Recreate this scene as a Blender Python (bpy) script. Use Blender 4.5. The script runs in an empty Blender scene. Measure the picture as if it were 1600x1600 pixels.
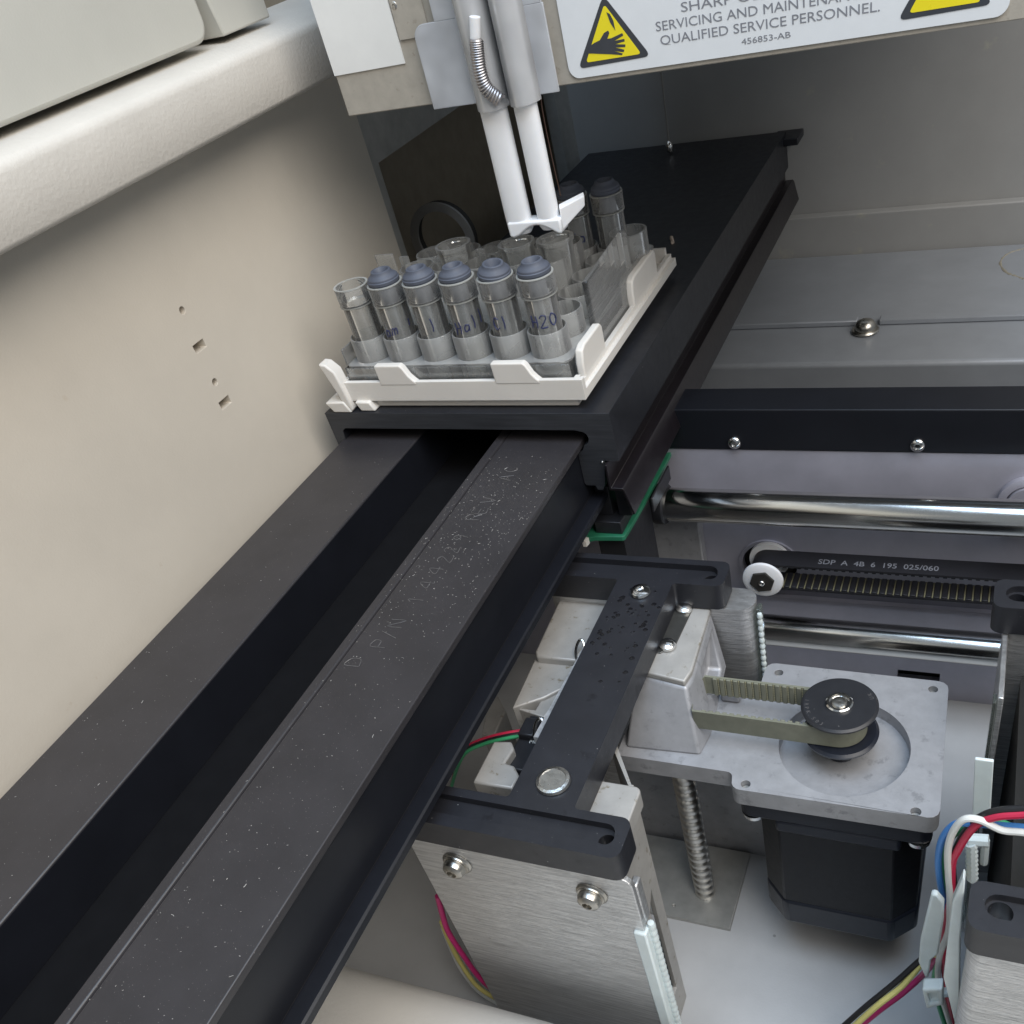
import bpy, bmesh, math, random
from mathutils import Vector, Matrix
random.seed(7)
PI = math.pi
S = bpy.context.scene
COL = S.collection
S.unit_settings.system = 'METRIC'
S.unit_settings.scale_length = 0.01          # one unit is one centimetre

# ------------------------------------------------------------------ camera
R0 = Vector((0.92138416, 0.33801325, -0.19182878))     # right
R1 = Vector((0.0993072, -0.68194227, -0.72463289))     # down
R2 = Vector((-0.37575167, 0.64861528, -0.66189795))    # forward
CAM = Vector((10.9987, -24.2218, 13.8684))
F, CX, CY = 1445.43, 915.46, 1022.54
cd = bpy.data.cameras.new('camera')
cam = bpy.data.objects.new('camera', cd); COL.objects.link(cam)
M = Matrix((R0, -R1, -R2)).transposed().to_4x4(); M.translation = CAM
cam.matrix_world = M
cd.sensor_width = 36; cd.lens = 36 * F / 1600
cd.shift_x = (800 - CX) / 1600; cd.shift_y = (CY - 800) / 1600
cd.clip_start = 0.5; cd.clip_end = 2000
S.camera = cam

def at(px, py, axis, val):
    """point of the place seen at photo pixel (px, py) on the plane axis = val"""
    d = R0 * ((px - CX) / F) + R1 * ((py - CY) / F) + R2
    i = 'xyz'.index(axis)
    return CAM + d * ((val - CAM[i]) / d[i])

# ------------------------------------------------------------------ world and lamps
W = bpy.data.worlds.new('World'); S.world = W; W.use_nodes = True
W.node_tree.nodes['Background'].inputs[0].default_value = (0.84, 0.92, 1.0, 1)
W.node_tree.nodes['Background'].inputs[1].default_value = 0.27

def area(name, loc, target, sx, sy, power, color):
    l = bpy.data.lights.new(name, 'AREA'); l.shape = 'RECTANGLE'; l.size = sx; l.size_y = sy
    l.energy = power; l.color = color
    o = bpy.data.objects.new(name, l); COL.objects.link(o)
    o.location = loc
    o.rotation_euler = (Vector(target) - Vector(loc)).to_track_quat('-Z', 'Y').to_euler()
    return o
area('window_light', (50, -28, 67), (-2, 2, -2), 74, 66, 90000, (1.0, 0.95, 0.89))
area('ceiling_light', (6, -16, 78), (2, -4, 0), 46, 46, 38000, (0.57, 0.76, 1.0))

S.view_settings.view_transform = 'Standard'; S.view_settings.look = 'None'
S.view_settings.exposure = 0.0; S.view_settings.gamma = 1.0
S.view_settings.use_curve_mapping = False
S.render.engine = 'CYCLES'
S.cycles.use_denoising = True
S.cycles.max_bounces = 14; S.cycles.transparent_max_bounces = 40
S.cycles.transmission_bounces = 10; S.cycles.diffuse_bounces = 5; S.cycles.glossy_bounces = 5
S.cycles.caustics_reflective = False; S.cycles.caustics_refractive = False
S.cycles.sample_clamp_indirect = 6

# ------------------------------------------------------------------ materials
def ramp(nt, fac, stops):
    r = nt.nodes.new('ShaderNodeValToRGB')
    e = r.color_ramp.elements
    e[0].position, e[0].color = stops[0][0], (*stops[0][1], 1)
    e[1].position, e[1].color = stops[-1][0], (*stops[-1][1], 1)
    for p, c in stops[1:-1]:
        n = e.new(p); n.color = (*c, 1)
    nt.links.new(fac, r.inputs[0]); return r.outputs[0]

def noise(nt, scale, detail=4, rough=0.5, stretch=(1, 1, 1)):
    tc = nt.nodes.new('ShaderNodeTexCoord'); mp = nt.nodes.new('ShaderNodeMapping')
    mp.inputs['Scale'].default_value = stretch
    n = nt.nodes.new('ShaderNodeTexNoise')
    n.inputs['Scale'].default_value = scale; n.inputs['Detail'].default_value = detail
    n.inputs['Roughness'].default_value = rough
    nt.links.new(tc.outputs['Object'], mp.inputs[0]); nt.links.new(mp.outputs[0], n.inputs['Vector'])
    return n.outputs['Fac']

def voro(nt, scale):
    tc = nt.nodes.new('ShaderNodeTexCoord')
    v = nt.nodes.new('ShaderNodeTexVoronoi'); v.inputs['Scale'].default_value = scale
    nt.links.new(tc.outputs['Object'], v.inputs['Vector'])
    return v

def math_(nt, op, a, b=None):
    m = nt.nodes.new('ShaderNodeMath'); m.operation = op; m.use_clamp = False
    for i, x in enumerate((a, b)):
        if x is None: continue
        if isinstance(x, (int, float)): m.inputs[i].default_value = x
        else: nt.links.new(x, m.inputs[i])
    return m.outputs[0]

def mixc(nt, fac, a, b):
    m = nt.nodes.new('ShaderNodeMix'); m.data_type = 'RGBA'
    for i, x in ((0, fac), (6, a), (7, b)):
        if isinstance(x, (int, float)): m.inputs[i].default_value = x
        elif isinstance(x, tuple): m.inputs[i].default_value = (*x, 1)
        else: nt.links.new(x, m.inputs[i])
    return m.outputs[2]

def mat(name, base, rough=0.5, metal=0.0, spec=0.5, var=0.12, vscale=1.5, bump=0.0, bscale=30,
        stretch=(1, 1, 1), specks=None, stains=None, rvar=0.1, coat=0.0, subs=0.0, aniso=0.0):
    m = bpy.data.materials.new(name); m.use_nodes = True
    nt = m.node_tree; b = nt.nodes['Principled BSDF']
    n = noise(nt, vscale, 5, 0.6, stretch)
    lo = tuple(c * (1 - var) for c in base); hi = tuple(min(1, c * (1 + var)) for c in base)
    col = ramp(nt, n, [(0.3, lo), (0.7, hi)])
    if stains:                                   # blotches with a shape of their own
        sc, c, amount = stains
        s = noise(nt, sc, 6, 0.65)
        f = ramp(nt, s, [(amount, (0, 0, 0)), (amount + 0.09, (1, 1, 1))])
        col = mixc(nt, f, col, c)
    if specks:                                   # dust and lint
        for sc, thr, keep, c in specks:
            v = voro(nt, sc)
            d = math_(nt, 'LESS_THAN', v.outputs['Distance'], thr)
            sep = nt.nodes.new('ShaderNodeSeparateColor'); nt.links.new(v.outputs['Color'], sep.inputs[0])
            k = math_(nt, 'LESS_THAN', sep.outputs[0], keep)
            f = math_(nt, 'MULTIPLY', d, k)
            f = math_(nt, 'MULTIPLY', f, sep.outputs[1])
            col = mixc(nt, f, col, c)
    nt.links.new(col, b.inputs['Base Color'])
    b.inputs['Metallic'].default_value = metal
    b.inputs['Specular IOR Level'].default_value = spec
    b.inputs['Coat Weight'].default_value = coat
    if aniso: b.inputs['Anisotropic'].default_value = aniso
    if subs:
        b.inputs['Subsurface Weight'].default_value = subs
        b.inputs['Subsurface Radius'].default_value = (0.4, 0.35, 0.3)
        b.inputs['Subsurface Scale'].default_value = 0.3
    rn = noise(nt, vscale * 3, 4, 0.6, stretch)
    rr = nt.nodes.new('ShaderNodeMapRange')
    rr.inputs['To Min'].default_value = max(0.02, rough - rvar); rr.inputs['To Max'].default_value = min(1, rough + rvar)
    nt.links.new(rn, rr.inputs['Value']); nt.links.new(rr.outputs[0], b.inputs['Roughness'])
    if bump:
        bn = noise(nt, bscale, 3, 0.6, stretch)
        bp = nt.nodes.new('ShaderNodeBump'); bp.inputs['Strength'].default_value = bump
        bp.inputs['Distance'].default_value = 0.05
        nt.links.new(bn, bp.inputs['Height']); nt.links.new(bp.outputs[0], b.inputs['Normal'])
    return m

def clear(name, tint, haze, hazecol, ior=1.45, rough=0.05, edge=0.0):
    """thin clear plastic: see-through, glossy at grazing angles, a little milky, bright edges painted in"""
    m = bpy.data.materials.new(name); m.use_nodes = True
    nt = m.node_tree; nt.nodes.remove(nt.nodes['Principled BSDF'])
    out = nt.nodes['Material Output']
    t = nt.nodes.new('ShaderNodeBsdfTransparent'); t.inputs[0].default_value = (*tint, 1)
    g = nt.nodes.new('ShaderNodeBsdfGlossy'); g.inputs['Roughness'].default_value = rough
    g.inputs[0].default_value = (1, 1, 1, 1)
    d = nt.nodes.new('ShaderNodeBsdfDiffuse'); d.inputs[0].default_value = (*hazecol, 1)
    tr = nt.nodes.new('ShaderNodeBsdfTranslucent'); tr.inputs[0].default_value = (*hazecol, 1)
    md = nt.nodes.new('ShaderNodeMixShader'); md.inputs[0].default_value = 0.42
    nt.links.new(d.outputs[0], md.inputs[1]); nt.links.new(tr.outputs[0], md.inputs[2])
    fr = nt.nodes.new('ShaderNodeFresnel'); fr.inputs[0].default_value = ior
    lw = nt.nodes.new('ShaderNodeLayerWeight'); lw.inputs[0].default_value = 0.5
    e = math_(nt, 'POWER', lw.outputs['Facing'], 3.0)  # whitens grazing edges, painted in for the bright edges refraction would give
    n = noise(nt, 1.2, 1, 0.4)
    hz = math_(nt, 'ADD', math_(nt, 'ADD', math_(nt, 'MULTIPLY', n, 0.8 * haze), 0.6 * haze), math_(nt, 'MULTIPLY', e, edge))
    m1 = nt.nodes.new('ShaderNodeMixShader'); nt.links.new(hz, m1.inputs[0])
    nt.links.new(t.outputs[0], m1.inputs[1]); nt.links.new(md.outputs[0], m1.inputs[2])
    m2 = nt.nodes.new('ShaderNodeMixShader'); nt.links.new(fr.outputs[0], m2.inputs[0])
    nt.links.new(m1.outputs[0], m2.inputs[1]); nt.links.new(g.outputs[0], m2.inputs[2])
    nt.links.new(m2.outputs[0], out.inputs[0])
    return m

DUST = [(4.0, 0.035, 0.4, (0.4, 0.38, 0.36)), (9, 0.09, 0.3, (0.2, 0.19, 0.18)), (17, 0.14, 0.3, (0.14, 0.13, 0.125))]
MT = dict(
    cream=mat('cream_powder_coat', (0.645, 0.592, 0.51), 0.55, var=0.05, vscale=0.22, bump=0.11, bscale=13, rvar=0.08, stains=(0.55, (0.56, 0.48, 0.38), 0.66)),
    floor=mat('pale_grey_powder_coat', (0.50, 0.505, 0.51), 0.5, var=0.09, vscale=0.3, bump=0.10, bscale=12, rvar=0.05,
              specks=[(0.9, 0.05, 0.3, (0.1, 0.1, 0.09))]),
    cream_lip=mat('cream_orange_peel', (0.62, 0.60, 0.56), 0.42, var=0.04, vscale=0.4, bump=0.22, bscale=9, rvar=0.05,
                  specks=[(0.9, 0.06, 0.35, (0.05, 0.045, 0.04))]),
    beam=mat('beam_powder_coat', (0.62, 0.585, 0.53), 0.33, var=0.04, vscale=0.5, bump=0.22, bscale=8, rvar=0.05, stains=(1.3, (0.42, 0.38, 0.33), 0.70)),
    lid=mat('lid_plastic', (0.50, 0.49, 0.44), 0.55, var=0.04, vscale=0.3, bump=0.08, bscale=14),
    grey=mat('grey_powder_coat', (0.30, 0.30, 0.295), 0.5, var=0.05, vscale=0.4, bump=0.06, bscale=16,
             stains=(0.7, (0.36, 0.35, 0.31), 0.64)),
    deck=mat('zinc_grey_deck', (0.31, 0.33, 0.36), 0.38, metal=0.25, var=0.06, vscale=0.5, bump=0.04, bscale=20),
    zinc=mat('zinc_plate', (0.42, 0.42, 0.40), 0.45, metal=0.5, var=0.14, vscale=1.2),
    mauve=mat('satin_grey_panel', (0.42, 0.415, 0.48), 0.4, metal=0.3, var=0.09, vscale=0.6, bump=0.03, bscale=14),
    rail=mat('rail_anodised', (0.029, 0.027, 0.030), 0.40, spec=0.55, var=0.14, vscale=0.7, specks=DUST, rvar=0.06,
             bump=0.03, bscale=40),
    rail_side=mat('rail_anodised_clean', (0.009, 0.010, 0.014), 0.38, spec=0.36, var=0.12, vscale=0.7, rvar=0.06),
    channel=mat('channel_black', (0.006, 0.006, 0.007), 0.7, spec=0.12, var=0.12, rvar=0.06),
    carriage=mat('carriage_anodised', (0.014, 0.015, 0.019), 0.42, spec=0.36, var=0.2, vscale=0.9,
                 specks=[(2.6, 0.04, 0.25, (0.35, 0.34, 0.33)), (8, 0.08, 0.12, (0.15, 0.15, 0.15))], bump=0.04, bscale=30),
    maroon=mat('maroon_black_cover', (0.010, 0.008, 0.010), 0.33, var=0.2),
    blackplastic=mat('black_plastic', (0.018, 0.019, 0.023), 0.42, var=0.15, bump=0.04, bscale=40,
                     specks=[(4, 0.05, 0.3, (0.3, 0.3, 0.3))]),
    hplate=mat('hard_anodised_casting', (0.018, 0.019, 0.024), 0.40, var=0.15, vscale=1.0, bump=0.05, bscale=35,
               specks=[(3.5, 0.05, 0.4, (0.4, 0.4, 0.4)), (9, 0.09, 0.2, (0.2, 0.2, 0.2))],
               stains=(1.5, (0.009, 0.009, 0.012), 0.63)),
    motor=mat('motor_black', (0.005, 0.0055, 0.008), 0.45, spec=0.3, var=0.15, bump=0.03, bscale=40),
    motorflange=mat('motor_flange_black', (0.012, 0.015, 0.024), 0.35, spec=0.4, var=0.15),
    cast=mat('die_cast_aluminium', (0.40, 0.405, 0.425), 0.5, metal=0.45, var=0.10, vscale=1.6, bump=0.06, bscale=14,
             stains=(2.2, (0.30, 0.305, 0.32), 0.58)),
    castcream=mat('stained_casting', (0.44, 0.43, 0.41), 0.5, metal=0.3, var=0.10, vscale=1.2, bump=0.05, bscale=14,
                  stains=(3.4, (0.24, 0.21, 0.15), 0.60)),
    brushed=mat('brushed_aluminium', (0.68, 0.68, 0.68), 0.34, metal=0.85, var=0.26, vscale=1.6, stretch=(0.45, 1, 8),
                bump=0.5, bscale=4.2, rvar=0.2),
    rod=mat('ground_steel', (0.70, 0.69, 0.66), 0.17, metal=1.0, var=0.08, vscale=1.0, rvar=0.05, stretch=(0.5, 2, 2)),
    screw=mat('lead_screw_steel', (0.68, 0.66, 0.62), 0.34, metal=1.0, var=0.12),
    bolt=mat('zinc_bolt', (0.62, 0.61, 0.58), 0.3, metal=1.0, var=0.18, vscale=5, bump=0.2, bscale=12),
    boltdull=mat('nickel_screw', (0.46, 0.44, 0.40), 0.3, metal=1.0, var=0.15, vscale=3),
    strap=mat('dark_strap', (0.10, 0.10, 0.095), 0.35, metal=0.6, var=.15),
    carface=mat('machined_black_face', (0.042, 0.045, 0.052), 0.42, var=0.25, vscale=2, stretch=(.3, 1, 5), metal=.2),
    springsteel=mat('spring_steel', (0.42, 0.40, 0.40), 0.42, metal=1.0, var=.15),
    chrome=mat('bright_steel', (0.75, 0.75, 0.74), 0.14, metal=1.0, var=0.1),
    ivory=mat('ivory_plastic', (0.72, 0.69, 0.645), 0.42, var=0.03, vscale=0.8, subs=0.25, rvar=0.04),
    white=mat('white_nylon', (0.80, 0.81, 0.83), 0.38, var=0.03, vscale=0.9, subs=0.3, rvar=0.05),
    clip=mat('milky_nylon', (0.68, 0.76, 0.77), 0.42, var=0.06, vscale=1.2, subs=0.3),
    paper=mat('white_paper', (0.82, 0.82, 0.80), 0.6, var=0.03, vscale=0.9, bump=0.05, bscale=5),
    board=mat('tan_plastic_sheet', (0.40, 0.37, 0.32), 0.5, var=0.10, vscale=2.5, bump=0.06, bscale=18,
              stains=(3.5, (0.31, 0.28, 0.235), 0.62)),
    sign=mat('label_white', (0.74, 0.77, 0.80), 0.22, var=0.02, rvar=0.05),
    yellow=mat('warning_yellow', (0.85, 0.72, 0.02), 0.3, var=0.02),
    ink=mat('label_ink', (0.045, 0.05, 0.06), 0.4, var=0.1),
    greyink=mat('label_grey_ink', (0.22, 0.23, 0.26), 0.4, var=0.1),
    bluepen=mat('blue_marker_ink', (0.015, 0.022, 0.10), 0.5, var=0.3, vscale=6),
    scratch=mat('engraved_bare_metal', (0.13, 0.125, 0.125), 0.45, metal=0.3, var=0.35, vscale=5),
    cap=mat('blue_grey_rubber', (0.078, 0.088, 0.116), 0.6, var=0.08, vscale=2, bump=0.03),
    pcb=mat('green_circuit_board', (0.025, 0.17, 0.095), 0.35, var=0.12, vscale=3),
    copper=mat('brown_capillary', (0.06, 0.032, 0.022), 0.4, var=0.1),
    belt=mat('olive_belt', (0.19, 0.195, 0.15), 0.6, var=0.12, vscale=3),
    threads=mat('worn_belt_threads', (0.45, 0.42, 0.27), 0.7),
    blackbelt=mat('black_rubber_belt', (0.012, 0.012, 0.015), 0.5, var=0.12),
    tooth=mat('belt_tooth_worn', (0.16, 0.15, 0.09), 0.6, var=0.15),
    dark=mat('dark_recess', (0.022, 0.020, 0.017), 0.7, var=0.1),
    void=mat('dark_brown_recess', (0.30, 0.255, 0.19), 0.7, var=0.1),
    hose=mat('dark_rubber_ring', (0.30, 0.29, 0.275), 0.6, var=0.1),
    w_red=mat('red_wire', (0.55, 0.03, 0.08), 0.35, var=0.04), w_black=mat('black_wire', (0.02, 0.02, 0.022), 0.35, var=0.05),
    w_blue=mat('blue_wire', (0.06, 0.24, 0.62), 0.35, var=0.04), w_green=mat('green_wire', (0.05, 0.36, 0.16), 0.35, var=0.04),
    w_white=mat('white_wire', (0.78, 0.80, 0.78), 0.35, var=0.03), w_yellow=mat('yellow_wire', (0.72, 0.64, 0.22), 0.35, var=0.04),
    w_magenta=mat('magenta_wire', (0.50, 0.03, 0.16), 0.35, var=0.04),
    glass=clear('clear_vial', (0.985, 0.99, 0.985), 0.15, (1.0, 1.0, 0.99), 1.5, 0.035, 0.65),
    clearwall=clear('clear_wall', (0.985, 0.99, 0.985), 0.10, (1.0, 1.0, 0.99), 1.4, 0.05, 0.6),
    rack=clear('clear_rack_plastic', (0.97, 0.975, 0.97), 0.24, (1.0, 1.0, 0.985), 1.3, 0.08, 0.6),
    guard=clear('frosted_guard', (0.88, 0.90, 0.95), 0.72, (0.92, 0.95, 1.0), 1.4, 0.25, 0.2),
    sheath=clear('frosted_sheath', (0.97, 0.98, 1.0), 0.40, (1.0, 1.0, 1.0), 1.4, 0.25, 0.1),
    rimwhite=clear('polished_rim', (0.95, 0.95, 0.93), 0.55, (0.88, 0.88, 0.83), 1.45, 0.1, 0.2),
    liquid=clear('yellow_liquid', (0.88, 0.88, 0.55), 0.08, (0.7, 0.7, 0.3), 1.33, 0.05, 0.0),
    sleeve=clear('clear_sleeving', (0.80, 0.86, 0.82), 0.18, (0.55, 0.62, 0.58), 1.5, 0.12, 0.3),
)

# ------------------------------------------------------------------ mesh helpers
class MB:
    def __init__(s): s.v = []; s.f = []
    def add(s, vs, fs):
        o = len(s.v); s.v += [tuple(v) for v in vs]; s.f += [tuple(i + o for i in f) for f in fs]; return s
    def box(s, x0, x1, y0, y1, z0, z1):
        vs = [(x, y, z) for z in (z0, z1) for y in (y0, y1) for x in (x0, x1)]
        return s.add(vs, [(0, 2, 3, 1), (4, 5, 7, 6), (0, 1, 5, 4), (2, 6, 7, 3), (0, 4, 6, 2), (1, 3, 7, 5)])
    def prism(s, poly, axis, a, b):
        n = len(poly)
        def p(u, v, w): return {'x': (w, u, v), 'y': (u, w, v), 'z': (u, v, w)}[axis]
        vs = [p(u, v, a) for u, v in poly] + [p(u, v, b) for u, v in poly]
        fs = [tuple(range(n)), tuple(range(2 * n - 1, n - 1, -1))] + [(i, i + n, (i + 1) % n + n, (i + 1) % n) for i in range(n)]
        return s.add(vs, fs)
    def loft(s, rings, closed=True, caps=True):
        n = len(rings[0]); vs = [q for r in rings for q in r]; fs = []
        for k in range(len(rings) - 1):
            for i in range(n if closed else n - 1):
                j = (i + 1) % n
                fs.append((k * n + i, k * n + j, (k + 1) * n + j, (k + 1) * n + i))
        if caps and closed:
            fs.append(tuple(range(n - 1, -1, -1))); fs.append(tuple(range((len(rings) - 1) * n, len(rings) * n)))
        return s.add(vs, fs)
    def lathe(s, prof, c=(0, 0, 0), axis='z', n=40, tilt=None):
        c = Vector(c); rings = []
        for r, h in prof:
            ring = []
            for i in range(n):
                a = 2 * PI * i / n; u, w = max(r, 1e-4) * math.cos(a), max(r, 1e-4) * math.sin(a)
                q = {'z': Vector((u, w, h)), 'y': Vector((u, h, w)), 'x': Vector((h, u, w))}[axis]
                if tilt: q = tilt @ q
                ring.append(c + q)
            rings.append(ring)
        return s.loft(rings, caps=prof[0] != prof[-1])
    def tube(s, pts, r, n=12):
        pts = [Vector(p) for p in pts]; rings = []; nv = None
        for i, p in enumerate(pts):
            t = (pts[min(i + 1, len(pts) - 1)] - pts[max(i - 1, 0)]).normalized()
            if nv is None:
                nv = t.orthogonal().normalized()
            nv = (nv - t * nv.dot(t)).normalized(); b = t.cross(nv)
            rr = r[i] if isinstance(r, (list, tuple)) else r
            rings.append([p + (nv * math.cos(2 * PI * k / n) + b * math.sin(2 * PI * k / n)) * rr for k in range(n)])
        return s.loft(rings)
    def mesh(s, name):
        me = bpy.data.meshes.new(name); me.from_pydata(s.v, [], s.f); me.update()
        bm = bmesh.new(); bm.from_mesh(me); bmesh.ops.recalc_face_normals(bm, faces=bm.faces); bm.to_mesh(me); bm.free()
        return me
    def build(s, name, m, parent=None, bevel=0.0, seg=2, smooth=35, cuts=None, at_=None):
        me = s.mesh(name)
        if cuts: me = cut(me, cuts)
        o = bpy.data.objects.new(name, me); COL.objects.link(o)
        me.materials.clear(); me.materials.append(m)
        if smooth:
            for p in me.polygons: p.use_smooth = True
            me.set_sharp_from_angle(angle=math.radians(smooth))
        if bevel:
            b = o.modifiers.new('bevel', 'BEVEL'); b.width = bevel; b.segments = seg; b.limit_method = 'ANGLE'
            b.angle_limit = math.radians(40); b.harden_normals = False
        if parent:
            o.parent = parent; o.matrix_parent_inverse = Matrix.Translation(parent.location).inverted()
        return o

def cut(me, cutters):
    a = bpy.data.objects.new('tmp_a', me); COL.objects.link(a); tmp = []
    for c in cutters:
        t = bpy.data.objects.new('tmp_c', c.mesh('tmp_c')); COL.objects.link(t); tmp.append(t)
        b = a.modifiers.new('b', 'BOOLEAN'); b.operation = 'DIFFERENCE'; b.object = t; b.solver = 'EXACT'
    bpy.context.view_layer.update()
    dg = bpy.context.evaluated_depsgraph_get()
    res = bpy.data.meshes.new_from_object(a.evaluated_get(dg))
    for t in tmp:
        m = t.data; bpy.data.objects.remove(t); bpy.data.meshes.remove(m)
    nm = me.name; bpy.data.objects.remove(a); bpy.data.meshes.remove(me); res.name = nm
    return res

def rrect(x0, x1, y0, y1, r, n=6, corners=(1, 1, 1, 1)):
    out = []
    for k, (cx, cy, a0) in enumerate(((x1 - r, y1 - r, 0), (x0 + r, y1 - r, 90), (x0 + r, y0 + r, 180), (x1 - r, y0 + r, 270))):
        if not corners[k]:
            out.append(((x1, y1), (x0, y1), (x0, y0), (x1, y0))[k]); continue
        for i in range(n + 1):
            a = math.radians(a0 + 90 * i / n); out.append((cx + r * math.cos(a), cy + r * math.sin(a)))
    return out

def circ(cx, cy, r, n=32):
    return [(cx + r * math.cos(2 * PI * i / n), cy + r * math.sin(2 * PI * i / n)) for i in range(n)]

def smooth_path(pts, n=10):
    pts = [Vector(p) for p in pts]; P = [2 * pts[0] - pts[1]] + pts + [2 * pts[-1] - pts[-2]]; out = []
    for i in range(1, len(P) - 2):
        p0, p1, p2, p3 = P[i - 1:i + 3]
        for k in range(n):
            t = k / n
            out.append(0.5 * (2 * p1 + (p2 - p0) * t + (2 * p0 - 5 * p1 + 4 * p2 - p3) * t * t + (3 * p1 - p0 - 3 * p2 + p3) * t ** 3))
    out.append(pts[-1]); return out

def empty(name, loc, label, cat, group=None):
    o = bpy.data.objects.new(name, None); COL.objects.link(o); o.location = loc
    o.empty_display_size = 0.5
    return tag(o, label, cat, group)
def tag(o, label=None, cat=None, group=None, kind=None):
    for k, v in (('label', label), ('category', cat), ('group', group), ('kind', kind)):
        if v: o[k] = v
    return o
def struct(o): o['kind'] = 'structure'; return o

def text_mesh(name, body, size, m, parent, loc, xdir=(1, 0, 0), ydir=(0, 0, 1), bold=0.0, width=None, spacing=1.0, depth=0.006):
    c = bpy.data.curves.new('t', 'FONT'); c.body = body; c.size = size; c.offset = bold; c.extrude = depth
    c.space_character = spacing; c.resolution_u = 3
    t = bpy.data.objects.new('t', c); COL.objects.link(t); bpy.context.view_layer.update()
    me = bpy.data.meshes.new_from_object(t.evaluated_get(bpy.context.evaluated_depsgraph_get()))
    bpy.data.objects.remove(t); bpy.data.curves.remove(c); me.name = name
    x = Vector(xdir).normalized(); y = Vector(ydir).normalized(); z = x.cross(y)
    sx = 1.0
    if width:
        w = max(v.co.x for v in me.vertices) - min(v.co.x for v in me.vertices); sx = width / w
    for v in me.vertices:
        co = v.co.copy(); co.y = max(co.y, -.03 * size); v.co = Vector(loc) + x * co.x * sx + y * co.y + z * co.z
    me.materials.clear(); me.materials.append(m)
    o = bpy.data.objects.new(name, me); COL.objects.link(o)
    if parent:
        o.parent = parent; o.matrix_parent_inverse = Matrix.Translation(parent.location).inverted()
    return o

STROKES = {   # hand strokes in a unit box
    'D': [[(0, 0), (0, 1), (.5, .85), (.6, .5), (.5, .15), (0, 0)]],
    'P': [[(0, 0), (0, 1), (.5, .95), (.55, .7), (.45, .5), (0, .48)]],
    'N': [[(0, 0), (0, 1), (.6, 0), (.6, 1)]], 'R': [[(0, 0), (0, 1), (.5, .95), (.55, .7), (.4, .5), (0, .48)], [(.3, .48), (.6, 0)]],
    'V': [[(0, 1), (.3, 0), (.6, 1)]], 'E': [[(.55, 0), (0, 0), (0, 1), (.55, 1)], [(0, .5), (.45, .5)]],
    '/': [[(0, -.1), (.45, 1.1)]], '1': [[(.1, .8), (.3, 1), (.3, 0)]],
    '4': [[(.5, 0), (.5, 1), (0, .35), (.65, .35)]],
    '2': [[(0, .8), (.2, 1), (.45, .95), (.5, .7), (0, 0), (.6, 0)]],
    '9': [[(.5, .6), (.25, .5), (.05, .7), (.2, .98), (.45, .92), (.5, .6), (.35, 0)]],
    'A': [[(0, 0), (.3, 1), (.6, 0)], [(.12, .4), (.5, .4)]], 'C': [[(.55, .85), (.3, 1), (.05, .7), (.05, .3), (.3, 0), (.55, .15)]],
    'H': [[(0, 0), (.05, 1)], [(.5, 0), (.5, 1)], [(0, .5), (.55, .5)]],
    'O': [[(.3, 1), (.05, .7), (.05, .3), (.3, 0), (.55, .3), (.55, .7), (.3, 1), (.2, .9)]],
    'l': [[(.2, 1.1), (.2, 0)]], 'a': [[(.45, .5), (.2, .6), (.05, .3), (.2, .02), (.45, .2), (.45, .55), (.5, 0)]],
    'm': [[(0, 0), (0, .5), (.2, .55), (.25, 0)], [(.25, .4), (.45, .55), (.5, 0)]],
    'i': [[(.2, .55), (.2, 0)]], ' ': [],
}
def strokes(body, h, place, r, mb, adv=0.85, n=3):
    """place(u, v) turns flat text coordinates into points"""
    u = 0
    for ch in body:
        for st in STROKES[ch]:
            pp = smooth_path([(a * h, b * h, 0) for a, b in st], n) if len(st) > 1 else st
            mb.tube([place(u + p[0], p[1]) for p in pp], r, 6)
        u += adv * h

def screw_head(mb, c, axis, r, h, slot=True, sgn=1, n=28):
    prof = [(0.001, 0), (r, 0), (r, h * .35), (r * .92, h * .65), (r * .7, h * .9), (r * .42, h), (r * .40, h * .6), (0.001, h * .6)]
    mb.lathe([(a, b * sgn) for a, b in prof], c, axis, n)

# ================================================================== the cabinet (setting)
floor = MB().box(-24, 40, -45, 29.4, -17.4, -16.8).build('floor', MT['floor'], smooth=0); struct(floor)

holes = [(285, 485, 0), (312, 541, 1), (336, 597, 0), (352, 629, 1)]
cuts = []
for hx, hy, k in holes:
    p = at(hx, hy, 'x', -12.0)
    if k: cuts.append(MB().box(-12.6, -11.8, p.y - .26, p.y + .26, p.z - .13, p.z + .13))
    else: cuts.append(MB().prism(circ(p.y, p.z, .115, 20), 'x', -12.6, -11.8))
wl = MB().box(-13.2, -12.0, -45, 9.2, -16.8, 9.6).build('left_wall', MT['cream'], cuts=cuts, bevel=0.03); struct(wl)
# end panel of the left wall with the dark opening behind it
ep = MB().prism([(9.2, -16.8), (29.4, -16.8), (29.4, 24), (9.2, 24)], 'x', -12.7, -12.06).build(
    'end_panel', MT['zinc'], cuts=[MB().box(-13.2, -11.5, 9.72, 27.5, -3, 5.38)]); struct(ep)
rc = MB().box(-14.8, -14.4, 9.2, 29.4, -10, 12).box(-14.4, -12.75, 29.0, 29.4, -10, 12).box(-14.4, -12.75, 9.2, 9.5, -10, 12)\
    .box(-14.4, -12.75, 9.5, 29.0, -10, -9.5).box(-14.4, -12.75, 9.5, 29.0, 11, 11.5).build('side_recess', MT['void'], smooth=0); struct(rc)
bw = MB().box(-24, 40, 29.4, 30.2, -16.8, 26).box(-11.9, 40, 28.75, 29.4, -7.2, -4.55).build('back_wall', MT['grey'], bevel=0.08); struct(bw)

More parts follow.
